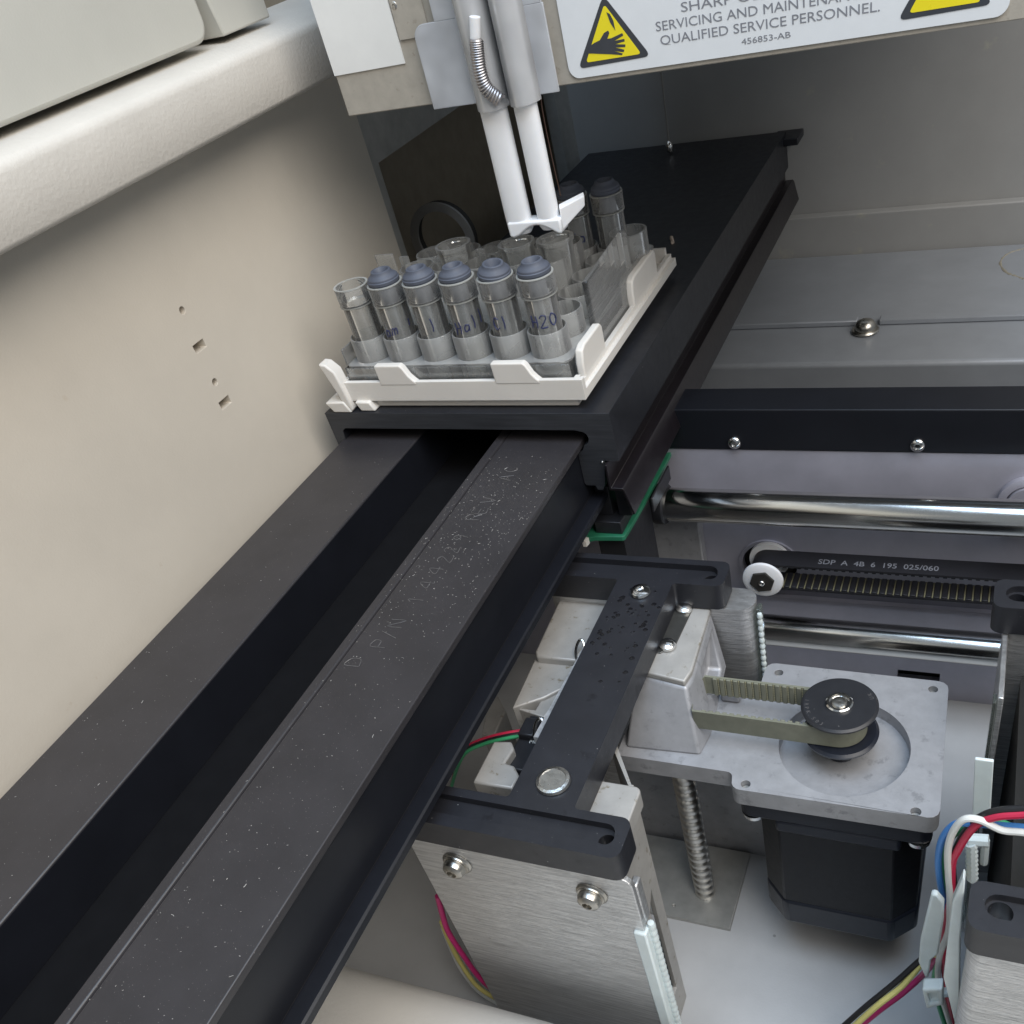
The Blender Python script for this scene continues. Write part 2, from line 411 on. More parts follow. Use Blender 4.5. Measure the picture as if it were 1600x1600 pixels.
# beam along the left wall
prof = [(-13.0, 9.05), (-10.2, 9.05), (-10.07, 9.09), (-10.0, 9.2), (-9.98, 10.42), (-10.0, 10.54), (-10.07, 10.64), (-10.18, 10.70), (-10.8, 10.90), (-13.0, 11.05)]
beam = MB().prism(prof, 'y', -45, 14.5).build('wall_beam', MT['beam'], smooth=50)
tag(beam, 'rounded cream cross beam running along the left wall above the holes', 'beam')
lid = MB().prism(rrect(-45, 1.55, 11.12, 24, 0.55, 8), 'x', -16, -10.72).build('cover_lid', MT['lid'], bevel=0.12, seg=3, smooth=40)
tag(lid, 'large cream lid panel with rounded lower edge resting over the wall beam', 'lid')
hb = MB().prism([(2.0, 12.1), (2.15, 11.08), (4.55, 11.08), (4.55, 13.5), (2.0, 13.5)], 'x', -13, -10.75).build('hinge_block', MT['lid'], bevel=0.05)
tag(hb, 'small cream block beside the lid corner on top of the wall beam', 'block')

# dark pipe end seen in the opening behind the rack
c = at(691, 375, 'y', 12.6)
pipe = MB().lathe([(1.2, 0), (1.56, 0), (1.56, .12), (1.2, .12), (1.2, 0)], c, 'y', 48).build('pipe_end', MT['hose'])
MB().lathe([(1.25, .121), (1.5, .121), (1.5, .5), (1.25, .5), (1.25, .121)], c, 'y', 48).build('pipe_wall', MT['dark'], pipe if 0 else None).parent = None
for o_ in [o_ for o_ in COL.objects if o_.name == 'pipe_wall']: o_.parent = pipe
tag(pipe, 'dark grey round pipe end in the shadow behind the vials', 'pipe')

# fine wire with a bead against the back wall
p0 = at(1033, 112, 'y', 26.6); p1 = at(1046, 230, 'y', 26.4)
hw = empty('sensor_wire', p1, 'thin hanging wire ending in a bright bead on the far carriage end', 'wire')
MB().tube([p0 + Vector((-.35, 0, 4)), p0, p1], 0.045, 8).build('wire', MT['hose'], hw)
MB().lathe([(.001, -.28), (.17, -.2), (.2, 0), (.16, .18), (.05, .3), (.001, .3)], p1, 'z', 20).build('bead', MT['chrome'], hw)

# rear deck, its lip and screw
deck = MB().box(-11.9, 40, 16.0, 28.7, -9.5, -6.6).build('rear_deck', MT['deck'], bevel=0.22, seg=3)
tag(deck, 'grey sheet metal deck at the rear right below the back wall', 'deck')
lp = MB().box(-4, 4.75, 19.7, 20.25, -6.595, -6.32).box(5.75, 40, 19.7, 20.25, -6.595, -6.32).build('deck_lip', MT['deck'], bevel=0.06)
lp.parent = deck
p = at(1352, 517, 'z', -6.55)
ds = empty('deck_screw', p, 'dome headed dark screw with washer on the grey rear deck', 'screw')
MB().lathe([(.001, 0), (.62, 0), (.64, .06), (.6, .12), (.001, .12)], p, 'z', 32).build('washer', MT['boltdull'], ds)
MB().lathe([(.001, .12), (.5, .12), (.49, .28), (.38, .46), (.2, .55), (.001, .56)], p, 'z', 32).build('head', MT['boltdull'], ds)
st = MB()
pp = smooth_path([at(x, y, 'z', -6.594) for x, y in ((1600, 388), (1575, 396), (1563, 410), (1572, 425), (1590, 432), (1600, 436))], 6)
st.tube([q + Vector((0, 0, -.055)) for q in pp], [0.06 + .05 * random.random() for _ in pp], 8)
so = st.build('dried_stain', mat('stain_brown', (0.27, 0.25, 0.2), 0.6)); so.parent = deck

# black cross bar
cb = empty('cross_bar', (5, 6, -3.8), 'long black cross bar above the upper guide rod', 'bar')
MB().box(-12, 40, 5.4, 7.0, -4.62, -2.93).build('bar', MT['rail_side'], cb, bevel=0.06)
for x, y in ((1148, 691), (1434, 695)):
    p = at(x, y, 'y', 5.4); b = MB(); screw_head(b, p, 'y', .25, .16, sgn=-1); b.build('screw', MT['chrome'], cb)

# grey rear panel behind the rods, with the idler hole and slots
ph = at(1203, 882, 'y', 5.45)
p1, p2 = at(1280, 1052, 'y', 5.45), at(1437, 1055, 'y', 5.45)
pn = MB().box(-11.9, 40, 5.45, 5.75, -16.8, -4.63).build('bulkhead', MT['mauve'], cuts=[
    MB().prism(circ(ph.x, ph.z, 1.12, 40), 'y', 5.2, 6),
    MB().box(p1.x - 1.7, p1.x + 1.6, 5.2, 6, p1.z - .25, p1.z + .25),
    MB().box(p2.x - .9, p2.x + .8, 5.2, 6, p2.z - .3, p2.z + .2)])
tag(pn, 'satin grey upright panel behind the two steel guide rods', 'panel')
rim = MB().lathe([(1.12, 0), (1.26, 0), (1.26, -.1), (1.12, -.1), (1.12, 0)], (ph.x, 5.448, ph.z), 'y', 48).build('hole_rim', MT['mauve']); rim.parent = pn
b = MB().box(-11.9, 40, 5.9, 6.2, -16.8, -4.7).build('backing', MT['dark']); b.parent = pn
pr_ = at(1592, 782, 'y', 5.4)
bs = MB().lathe([(.75, 0), (1.0, 0), (1.0, -.25), (.85, -.3), (.75, -.3), (.75, 0)], (pr_.x + .3, 5.44, pr_.z), 'y', 48).lathe(
    [(.001, 0), (.7, 0), (.7, -.4), (.001, -.4)], (pr_.x + .3, 5.44, pr_.z), 'y', 40).build('bearing_boss', MT['mauve']); bs.parent = pn
lg = MB().box(-11.9, 40, 5.2, 5.44, -11.72, -11.55).build('panel_ledge', MT['mauve']); lg.parent = pn
post = MB().box(-3, 0.72, 4.9, 5.42, -16.8, -6.9).build('mounting_post', MT['cast'], bevel=0.08)
tag(post, 'pale upright post under the circuit board left of the rods', 'post')

# guide rods
for z, lab in ((-6.2, 'thick polished steel guide rod just below the black cross bar'),
               (-12.3, 'lower polished steel guide rod behind the motor plate')):
    r = MB().lathe([(.001, -3), (.6, -3), (.645, -2.9), (.645, 40), (.001, 40)], (0, 4, z), 'x', 48).build('guide_rod', MT['rod'])
    tag(r, lab, 'guide rod', 'polished guide rods along the rear panel')
col = MB().lathe([(.001, -.5), (.74, -.5), (.78, -.4), (.78, -.05), (.74, .0), (.001, .0)], (-.1, 4, -6.2), 'x', 40).build('rod_collar', MT['blackplastic'])
tag(col, 'black collar at the left end of the upper rod under the circuit board', 'collar')

# idler and black belt
IX, IZ = 3.7, -9.72
idl = empty('idler_pulley', (IX, 4.3, IZ), 'white idler pulley with dark hex centre at the rear panel', 'pulley')
fc = at(1187, 910, 'y', 3.3)
IX, IZ = fc.x + .1, fc.z + .05
MB().lathe([(.001, 0), (.64, 0), (.78, .06), (.8, .16), (.72, .22), (.56, .24), (.56, 1.3), (.8, 1.34), (.8, 1.5), (.001, 1.5)], (IX, 3.3, IZ), 'y', 48).build('roller', MT['white'], idl)
MB().prism([(IX + .5 * math.cos(a), IZ + .5 * math.sin(a)) for a in [PI / 3 * k + .2 for k in range(6)]], 'y', 3.22, 3.32).build('hex_cap', MT['dark'], idl, bevel=.03)
b = MB(); screw_head(b, (IX, 3.22, IZ), 'y', .13, .1, sgn=-1); b.build('screw', MT['chrome'], idl)
MB().lathe([(.001, 0), (.3, 0), (.3, 1.2), (.001, 1.2)], (IX, 4.8, IZ), 'y', 24).build('axle', MT['chrome'], idl)
bt = empty('timing_belt', (IX, 4.1, IZ), 'long black printed timing belt running right from the white idler', 'belt')
RB = .60; loop = []
for i in range(25): 
    a = PI / 2 + PI * i / 24; loop.append((IX + RB * math.cos(a), IZ + RB * math.sin(a)))
outer = [(40, IZ + RB)] + loop + [(40, IZ - RB)]
inner = [(40, IZ - RB + .09)] + [(IX + (RB - .09) * math.cos(PI * 1.5 - PI * i / 24), IZ + (RB - .09) * math.sin(PI * 1.5 - PI * i / 24)) for i in range(25)] + [(40, IZ + RB - .09)]
MB().prism(outer + inner, 'y', 3.62, 4.55).build('band', MT['blackbelt'], bt, smooth=30)
tb = MB()
x = IX + .2
while x < 14:
    tb.box(x, x + .19, 3.64, 4.53, IZ - RB + .09, IZ - RB + .15); x += .275
tb.build('teeth', MT['blackbelt'], bt, bevel=.02)
tb = MB(); x = IX + .2 + .21
while x < 14:
    tb.box(x, x + .05, 3.64, 4.53, IZ - RB + .0895, IZ - RB + .115); x += .275
ws = tb.build('worn_threads', MT['tooth'], bt); ws['kind'] = 'stuff'
tb = MB(); x = IX + .2
while x < 14:
    tb.box(x, x + .14, 3.64, 4.53, IZ + RB - .15, IZ + RB - .09); x += .275
tb.build('teeth', MT['blackbelt'], bt)
tx = at(1278, 892, 'y', 3.9)
text_mesh('print', 'SDP  A  4B  6  195  025/060', .40, MT['greyink'], bt, (tx.x, 3.86, IZ + RB + .004), (1, 0, 0), (0, 1, 0), bold=.003, width=4.3, depth=.001)

# ================================================================== rail
rail = empty('slide_rail', (-6, -12, -3.6), 'long black slide rail with dusty top running to the carriage', 'rail')
Y0, Y1 = -46, 27
MB().box(-10.6, -7.5, Y0, Y1, -3.6, -1.07).build('left_track', MT['rail'], rail, bevel=.045)
MB().box(-7.498, -7.486, Y0, Y1, -2.74, -1.13).build('side_face', MT['rail_side'], rail)
MB().box(-7.498, -4.402, Y0, Y1, -3.58, -2.75).build('channel', MT['channel'], rail)
MB().prism([(-4.4, -3.6), (-1.4, -3.6), (-1.4, -1.32), (-1.19, -1.30), (-1.19, -1.07), (-4.4, -1.07)], 'y', Y0, Y1).build(
    'right_track', MT['rail'], rail, bevel=.03, cuts=[MB().prism([(-4.13, -1.0), (-4.05, -1.17), (-3.97, -1.0)], 'y', Y0 - 1, Y1 + 1)])
MB().prism([(-1.398, -3.6), (-.9, -3.6), (-.9, -3.38), (-.96, -3.34), (-1.398, -3.34)], 'y', Y0, Y1).build('flange', MT['rail_side'], rail, smooth=0)
MB().box(-1.397, -1.385, Y0, Y1, -3.3, -1.36).build('side_face', MT['rail_side'], rail)
eg = MB()
def on_rail(y0, x0): return lambda u, v: Vector((x0 - v, y0 + u, -1.066))
for ch, px_, py_ in (('D', 556, 1032), ('P', 596, 1003), ('/', 611, 988), ('N', 622, 972), ('1', 652, 935), ('4', 668, 912), ('4', 682, 890), ('2', 697, 872), ('2', 708, 857), ('9', 722, 838),
                     ('R', 742, 806), ('E', 752, 796), ('V', 765, 780), ('A', 792, 745), ('C', 800, 732)):
    q = at(px_, py_, 'z', -1.07)
    strokes(ch, .46, on_rail(q.y - .2, q.x + .22), .011, eg)
eg.build('engraving', MT['scratch'], rail, smooth=0)
# lint on the rail: one scatter of fibres and crumbs nobody could count
lint = MB()
for i in range(700):
    if random.random() < .75:
        y = random.gauss(-5.0, 2.4) if random.random() < .7 else random.uniform(-22, -2); x = random.uniform(-4.3, -1.3)
    else:
        y = random.uniform(-24, -1); x = random.choice((random.uniform(-4.3, -1.3), random.uniform(-10.5, -7.6)))
    if not -25 < y < -.8: continue
    a = random.uniform(0, PI); L = random.uniform(.004, .02) * (2.5 if random.random() < .08 else 1)
    r = random.uniform(.003, .0085)
    d = Vector((math.cos(a), math.sin(a), 0)); q = Vector((x, y, -1.064 + r * .4))
    k = Vector((-d.y, d.x, 0)) * L * random.uniform(-.4, .4)
    lint.tube([q - d * L, q + k, q + d * L], r, 5)
lo = lint.build('lint', mat('lint_white', (0.38, 0.37, 0.35), 0.8), smooth=0)
tag(lo, 'pale dust and lint scattered on the black rail top', 'lint', kind='stuff')

# ================================================================== carriage
car = empty('sample_carriage', (-5.4, 14, -1.7), 'black machined carriage plate carrying the ivory vial tray', 'carriage')
cp = [(-10.92, 0), (0, 0), (.02, -.5), (.05, -1.72), (-.44, -1.72), (-.44, -1.6), (-.62, -2.62), (-.74, -2.86), (-.92, -2.86), (-.98, -2.7), (-1.30, -2.7),
      (-1.36, -2.62), (-1.36, -1.42), (-1.16, -1.36)]
for i in range(9):
    a = math.radians(-80 + 150 * i / 8); cp.append((-1.12 + .26 * math.cos(a), -.9 + .26 * math.sin(a)))
cp += [(-1.3, -.6), (-10.3, -.6), (-10.45, -.72), (-10.5, -1.35), (-10.9, -1.35)]
MB().prism(cp, 'y', 0, 28.1).build('body', MT['carriage'], car, bevel=.025)
MB().prism(cp, 'y', -.014, -.003).build('front_face', MT['carface'], car)
MB().prism([(-.40, -1.75), (-.32, -1.75), (-.32, -2.62), (.08, -2.62), (.14, -2.7), (.36, -3.64), (.28, -3.66), (.05, -2.72), (-.40, -2.72)], 'y', -.25, 29.0).build('side_cover', MT['maroon'], car, bevel=.012)
MB().box(-.6, .75, 27.3, 28.9, -.5, -.15).build('end_tab', MT['carriage'], car, bevel=.05)
p = at(941, 722, 'y', -.02)
MB().lathe([(.001, 0), (.05, 0), (.03, -.05), (.001, -.06)], p, 'y', 10).build('screw', MT['chrome'], car)
g = MB().tube([at(1049, 371, 'z', .06), at(1051, 379, 'z', .06)], .075, 8).build('crumb', mat('crumb', (0.6, 0.5, 0.42), 0.7))
tag(g, 'tiny pale crumb lying on the black carriage behind the tray', 'crumb')

pcbt = empty('sensor_board', (-1, 3, -4.9), 'green circuit board with black slotted sensor under the carriage edge', 'circuit board')
MB().prism([(-1.72, -.42), (-1.62, -.2), (-1.4, -.1), (-.40, -.02), (-.32, .06), (-.27, 1.2), (-.2, 4.2), (-.2, 9.5), (-1.8, 9.5)], 'z', -4.98, -4.8).build('board', MT['pcb'], pcbt, bevel=.015)
MB().prism([(-1.74, -.46), (-1.62, -.44), (-1.58, -.22), (-1.7, -.2)], 'z', -5.0, -4.75).build('break_tab', MT['ivory'], pcbt)
MB().box(-1.42, -.42, .12, 1.5, -4.798, -4.3).box(-1.34, -.82, .55, 1.4, -4.3, -3.12).box(-.6, -.1, .55, 1.4, -4.3, -3.12).build('slot_sensor', MT['blackplastic'], pcbt, bevel=.03)
for x in (-1.26, -.52): MB().box(x, x + .34, .6, 1.0, -3.118, -3.09).build('sensor_window', MT['zinc'], pcbt)
MB().box(-1.5, -.5, .3, 3.2, -9, -4.99).build('standoff', MT['blackplastic'], pcbt)
MB().box(-.04, .05, 2.2, 4.4, -5.3, -4.7).build('header', MT['blackplastic'], pcbt, bevel=.03)

# ================================================================== vial tray (ivory) and clear rack
tray = empty('vial_tray', (-5.5, 5.5, 0), 'ivory plastic tray with upright tabs holding the clear vial rack', 'tray')
TX0, TX1, TY0, TY1 = -9.95, -.8, .25, 10.7
MB().prism([(TX0 + .3, .45), (TX1 - .38, .45), (TX1 - .38, TY1 - .2), (TX0 + .3, TY1 - .2)], 'z', .005, .33).build('base', MT['ivory'], tray, bevel=.05)
rim_o = [(TX0, TY0), (TX1, TY0), (TX1, TY1), (TX0, TY1)]
t = .17
rm = MB().prism(rim_o, 'z', .33, 1.02)
rm.build('rim', MT['ivory'], tray, bevel=.06, seg=3, cuts=[MB().box(TX0 + t, TX1 - .33, TY0 + t, TY1 - t, .5, 2), MB().box(TX1 - .34, TX1 + .3, TY0 + .35, TY1 + .3, .78, 2), MB().box(TX1 - .16, TX1 + .3, TY0 + .22, TY1 + .3, .62, 2)])
def tab_front(xa, xb, z=1.62, sl=.25):
    poly = [(xa, .9), (xa - .02, z), (xb - .12, z), (xb - .02, z - .1), (xb + sl * .45, z - .38), (xb + sl, 1.08), (xb + sl + .1, 1.0), (xb + sl + .1, .9)]
    MB().prism(poly, 'y', TY0 - .012, TY0 + .26).build('tab', MT['ivory'], tray, bevel=.045, seg=3)
tab_front(-8.3, -7.2); tab_front(-3.85, -2.6)
def tab_side(ya, yb, z=1.68):
    poly = [(ya, .7), (ya + .02, z - .45), (ya + .15, z - .1), (ya + .4, z), (yb - .15, z), (yb, z - .15), (yb, .7)]
    MB().prism(poly, 'x', TX1 - .44, TX1 - .165).build('tab', MT['ivory'], tray, bevel=.06, seg=3)
tab_side(.95, 2.95); tab_side(6.1, 8.95)
MB().prism([(-10.42, 1.82), (-10.15, 1.78), (-9.88, 1.5), (-9.78, .9), (-9.7, .05), (-9.95, .02), (-10.1, .7)], 'y', .05, .55).build('corner_post', MT['ivory'], tray, bevel=.06, seg=3)
MB().prism([(-10.75, .38), (-9.95, .42), (-9.75, .005), (-10.5, .005)], 'y', .0, .9).build('foot', MT['ivory'], tray, bevel=.05)
MB().prism([(-9.55, .36), (-8.95, .36), (-8.8, .005), (-9.4, .005)], 'y', .1, .9).build('foot', MT['ivory'], tray, bevel=.05)

XS = [-8.94, -7.60, -6.26, -4.92, -3.53, -2.16]
YS = [1.4, 2.76, 4.1, 5.45, 6.8, 8.15]
rack = empty('vial_rack', (-5.5, 5.5, .5), 'clear moulded rack of open sleeves standing in the ivory tray', 'rack')
MB().prism(rrect(-9.72, -1.2, .55, 9.9, .3), 'z', .52, .62).build('floor_plate', MT['rack'], rack)
def cup(mb, x, y, z0, z1, r, w=.05, n=28):
    mb.lathe([(r - w, z0), (r, z0), (r, z1 - .03), (r - .02, z1), (r - w, z1), (r - w, z0)], (x, y, 0), 'z', n); return mb
for j, y in enumerate(YS):
    for i, x in enumerate(XS):
        cup(MB(), x, y, .62, 2.25 if j in (0, 5) or i == 5 else 2.9, .655).build('sleeve', MT['rack'], rack)
MB().prism(rrect(-9.72, -1.25, .55, 9.9, .3), 'z', 1.42, 1.48).build('middle_plate', MT['rack'], rack,
    cuts=[MB().prism(circ(x, y, .66, 20), 'z', 1, 2) for x in XS for y in YS])
MB().box(-9.72, -1.25, .5, .56, .62, 1.41).build('front_wall', MT['clearwall'], rack, bevel=.02)
MB().box(-9.78, -9.72, .56, 9.9, .62, 1.41).build('left_wall', MT['clearwall'], rack, bevel=.02)
MB().prism([(.62, 1.485), (2.1, 1.485), (2.1, 2.05), (.62, 2.05)], 'x', -9.72, -9.66).build('corner_step', MT['rack'], rack, bevel=.03)
for i in range(len(XS) - 1):
    xm = (XS[i] + XS[i + 1]) / 2
    MB().box(xm - .03, xm + .03, .57, 2.4, .62, 1.41).build('rib', MT['rack'], rack)
MB().prism([(3.0, .62), (3.0, 2.95), (6.9, 3.12), (7.05, 3.0), (7.15, .62)], 'x', -1.42, -1.22).build('side_wall', MT['clearwall'], rack, bevel=.04)
MB().prism([(2.2, .62), (2.3, 1.5), (8.4, 1.9), (9.2, .62)], 'x', -1.28, -1.2).build('side_web', MT['clearwall'], rack, bevel=.02)
MB().lathe([(.62, .6), (.7, .6), (.7, 2.5), (.62, 2.5), (.62, .6)], (-1.75, 8.55, 0), 'z', 28).build('corner_sleeve', MT['rack'], rack)
for px_, py_ in ((628, 392), (747, 380), (783, 376)):
    q = at(px_, py_ + 8, 'y', 6.1)
    MB().box(q.x - .1, q.x + .28, 6.0, 6.12, 1.4, q.z).build('finger_tab', MT['rack'], rack, bevel=.03)
q = at(600, 398, 'y', 5.6)
MB().box(q.x - .45, q.x + .35, 5.6, 5.7, 1.4, q.z).build('finger_tab', MT['rack'], rack, bevel=.03)

def vial(x, y, cap=True, writing=None, tilt=0.0, label='', liquid=None, zt=3.95, wa=-66, lean=0.0):
    v = empty('sample_vial', (x, y, .64), label, 'vial', 'clear sample vials in the rack')
    zb = .64
    MB().lathe([(.001, zb), (.42, zb), (.5, zb + .1), (.515, zt - .64), (.575, zt - .58), (.585, zt - .03), (.565, zt), (.515, zt), (.505, zt - .05),
                (.50, zt - .56), (.455, zt - .62), (.445, zb + .2), (.36, zb + .12), (.001, zb + .1)], (x, y, 0), 'z', 40).build('glass_body', MT['glass'], v)
    MB().lathe([(.575, zt - .03), (.592, zt - .015), (.588, zt + .012), (.52, zt + .012), (.515, zt - .01), (.575, zt - .03)], (x, y, 0), 'z', 40).build('rim_bead', MT['rimwhite'], v)
    MB().lathe([(.505, zt - .66), (.583, zt - .62), (.585, zt - .585), (.51, zt - .6), (.505, zt - .66)], (x, y, 0), 'z', 40).build('collar_bead', MT['rimwhite'], v)
    if cap:
        rot = Matrix.Rotation(tilt, 3, 'Y') @ Matrix.Rotation(tilt * .5, 3, 'X')
        MB().lathe([(.001, -.56), (.47, -.56), (.497, -.52), (.497, .03), (.525, .05), (.53, .13), (.50, .155), (.50, .20), (.485, .225), (.40, .28), (.35, .34), (.335, .40),
                    (.315, .415), (.265, .415), (.245, .39), (.17, .22), (.001, .20)], (x, y, zt), 'z', 40, tilt=rot).build('cap', MT['cap'], v)
    if writing:
        mb = MB(); r = .522; h = .38
        w = len(writing) * h * .8
        def place(u, q):
            a = math.radians(wa) + (u - w / 2) / r + .04 * math.sin(9 * q)
            return Vector((x + r * math.cos(a), y + r * math.sin(a), zt - 1.50 + q + lean * (u - w / 2)))
        strokes(writing, h, place, .019, mb, adv=.8)
        mb.build('handwriting', MT['bluepen'], v, smooth=0)
    if liquid:
        MB().lathe([(.001, zb + .11), (.35, zb + .14), (.44, zb + .2), (.44, liquid), (.001, liquid)], (x, y, 0), 'z', 28).build('liquid', MT['liquid'], v)
    return v
vial(XS[0], YS[0], cap=False, label='empty uncapped clear vial at the left end of the front row')
vial(XS[1], YS[0], writing='am i', label='grey capped vial right after the empty one in the front row', wa=-55, lean=.25)
vial(XS[2], YS[0], writing=' l', label='grey capped vial, third from the left in the front row, above the left tab', wa=-70)
vial(XS[3], YS[0], writing='Hall', label='grey capped vial left of the tilted cap, marked in faint blue ink', wa=-48, lean=.22, liquid=1.6)
vial(XS[4], YS[0], writing='Cl', tilt=.13, label='vial with a tilted grey cap, second from right in the front row', wa=-80)
vial(XS[5], YS[0], writing='H2O', label='grey capped vial marked H2O at the right end of the front row', wa=-66)
vial(XS[5] - .02, YS[5], label='grey capped vial in the far right corner of the rack', zt=4.0)
vial(XS[4] + .03, YS[5] - .05, writing='Ha', label='grey capped rear vial half hidden by the white pusher foot', zt=4.0, wa=-66)
def open_cup(px_, py_, lab):
    q = at(px_, py_, 'z', 3.45)
    v = tag(MB().lathe([(.001, .64), (.5, .64), (.6, 3.3), (.66, 3.32), (.66, 3.45), (.56, 3.45), (.55, 3.3), (.45, .74), (.001, .74)], (q.x, q.y, 0), 'z', 36).build('open_cup', MT['rack']), lab, 'cup', 'open clear cups in the back of the rack')
    return v
open_cup(707, 381, 'open clear cup standing in the rack in front of the dark pipe end')
open_cup(806, 378, 'open clear cup standing under the left white pusher tube')
open_cup(866, 371, 'open clear cup standing under the right white pusher tube')

# ================================================================== injector head
head = empty('injector_head', (0, 5, 8.4), 'overhanging tan injector head with warning label and white pusher tubes', 'instrument head')
FY = 3.2
MB().box(-8.16, 13.2, FY, FY + .35, 8.39, 13.5).build('front_sheet', MT['board'], head, bevel=.03)
MB().box(-7.6, 13, FY + .36, 12, 10.6, 18).box(-7.6, 13, 12.01, 24, 11, 18).build('housing', MT['grey'], head)  # out-of-view box, added and sized to shade the rear and back wall
MB().box(-5.6, -4.6, FY - .06, FY - .002, 10.1, 13).build('overlay_sheet', MT['board'], head)
q = [at(x, y, 'y', FY - .03) for x, y in ((523, 119), (633, 99), (605, 0), (486, 0))]
MB().prism([(q[0].x, q[0].z), (q[1].x, q[1].z), (q[1].x, 13), (q[0].x, 13)], 'y', FY - .035, FY - .004).build('paper_label', MT['paper'], head)
for x, y in ((617, 8),):
    p = at(x, y, 'y', FY); b = MB(); screw_head(b, p, 'y', .12, .08, sgn=-1); b.build('screw', MT['bolt'], head)
# frosted guard
MB().prism(rrect(-4.95, -.9, 8.32, 10.42, .35, corners=(0, 1, 0, 0)), 'y', FY - .34, FY - .26).build('guard', MT['guard'], head, bevel=.02)
MB().box(-4.2, -.95, FY - .34, FY - .26, 10.425, 13).build('guard', MT['guard'], head)
for xa, xb, zb in ((-3.42, -2.42, 8.2), (-2.36, -1.46, 8.22)):
    w = (xb - xa) / 2; cx = (xa + xb) / 2; rings = []
    for z in (zb, 13):
        o_ = [Vector((cx + w * math.cos(PI + PI * k / 20), FY - .345 + .62 * math.sin(PI + PI * k / 20), z)) for k in range(21)]
        i_ = [Vector((cx + (w - .06) * math.cos(2 * PI - PI * k / 20), FY - .345 + .56 * math.sin(2 * PI - PI * k / 20), z)) for k in range(21)]
        rings.append(o_ + i_)
    MB().loft(rings).build('guard_sheath', MT['sheath'], head, smooth=50)
# pusher tubes
def ptube(xa, xb, z0, y=2.7):
    w = (xb - xa) / 2; cx = (xa + xb) / 2; rings = []
    for z, k in ((13, 1), (8.4, 1), (z0 + .5, 1), (z0 + .12, .97), (z0, .75)):
        rings.append([Vector((cx + w * k * math.cos(2 * PI * i / 28), y + .24 * k * math.copysign(abs(math.sin(2 * PI * i / 28)) ** .7, math.sin(2 * PI * i / 28)), z)) for i in range(28)])
    MB().loft(rings).build('pusher_tube', MT['white'], head, smooth=50)
ptube(-3.35, -2.52, 4.72); ptube(-2.27, -1.58, 4.78)
# foot with its curved lower edge and raised wing
ft = [(-3.24, 4.70), (-3.1, 4.66), (-2.9, 4.72)] + [(-2.9 + 1.25 * k / 10, 4.72 + .26 * math.sin(PI * k / 10)) for k in range(1, 10)] + [(-1.65, 4.72), (-1.52, 4.66), (-1.46, 4.75), (-1.46, 5.12), (-3.24, 5.12)]
MB().prism(ft, 'y', 2.42, 3.0).build('pusher_foot', MT['white'], head, bevel=.06, seg=3)
w0, w1, w2, w3 = at(880, 360, 'y', 2.55), at(914, 322, 'y', 3.7), at(913, 306, 'y', 3.7), at(874, 326, 'y', 2.55)
d = Vector((-.12, .26, .05))
MB().loft([[w0, w1, w2, w3], [w0 + d, w1 + d, w2 + d, w3 + d]]).build('foot_wing', MT['white'], head, bevel=.03)
# spring
sp = smooth_path([at(744, 62, 'y', 2.15), at(746, 85, 'y', 2.15), at(750, 112, 'y', 2.15), at(760, 138, 'y', 2.2), at(782, 157, 'y', 2.35)], 40)
pts = []; turns = 24; N = len(sp) - 1
for i in range(turns * 14 + 1):
    tt = i / (turns * 14) * N; k = min(int(tt), N - 1); c0 = sp[k].lerp(sp[k + 1], tt - k)
    tan = (sp[min(k + 1, N)] - sp[max(k - 1, 0)]).normalized(); n1 = tan.cross(Vector((0, 1, 0))).normalized(); n2 = tan.cross(n1)
    an = 2 * PI * i / 14; pts.append(c0 + (n1 * math.cos(an) + n2 * math.sin(an)) * .15)
MB().tube(pts, .05, 6).build('spring', MT['springsteel'], head)
MB().tube([at(742, 26, 'y', 2.2), at(743, 62, 'y', 2.2)], .15, 14).build('spring_post', MT['white'], head)
MB().tube(smooth_path([at(843, 130, 'y', 3.0), at(848, 175, 'y', 3.0), at(862, 245, 'y', 3.05), at(876, 306, 'y', 3.1)], 6), .017, 6).build('capillary', MT['copper'], head)
# warning sign
sy = FY - .03
MB().prism(rrect(-.62, 10.5, 8.52, 13, .3), 'y', sy - .02, FY - .003).build('warning_sign', MT['sign'], head)
sgn = head.children[-1]
def flat(pts, y, m, name, depth=.006):
    o = MB().prism([(a, b) for a, b in pts], 'y', y, y + depth).build(name, m, None, smooth=0)
    o.parent = sgn; o.matrix_parent_inverse = Matrix.Translation(head.location).inverted() @ Matrix.Identity(4); o.matrix_parent_inverse = Matrix.Identity(4)
    return o
def rtri(pts, r=.12):
    out = []
    for i in range(3):
        p, a, b = Vector(pts[i]), Vector(pts[i - 1]), Vector(pts[(i + 1) % 3])
        u = (a - p).normalized(); v = (b - p).normalized()
        s_, e_ = p + u * r, p + v * r
        for k in range(6):
            t = k / 5; out.append(tuple((1 - t) ** 2 * s_ + 2 * t * (1 - t) * p + t * t * e_))
    return out
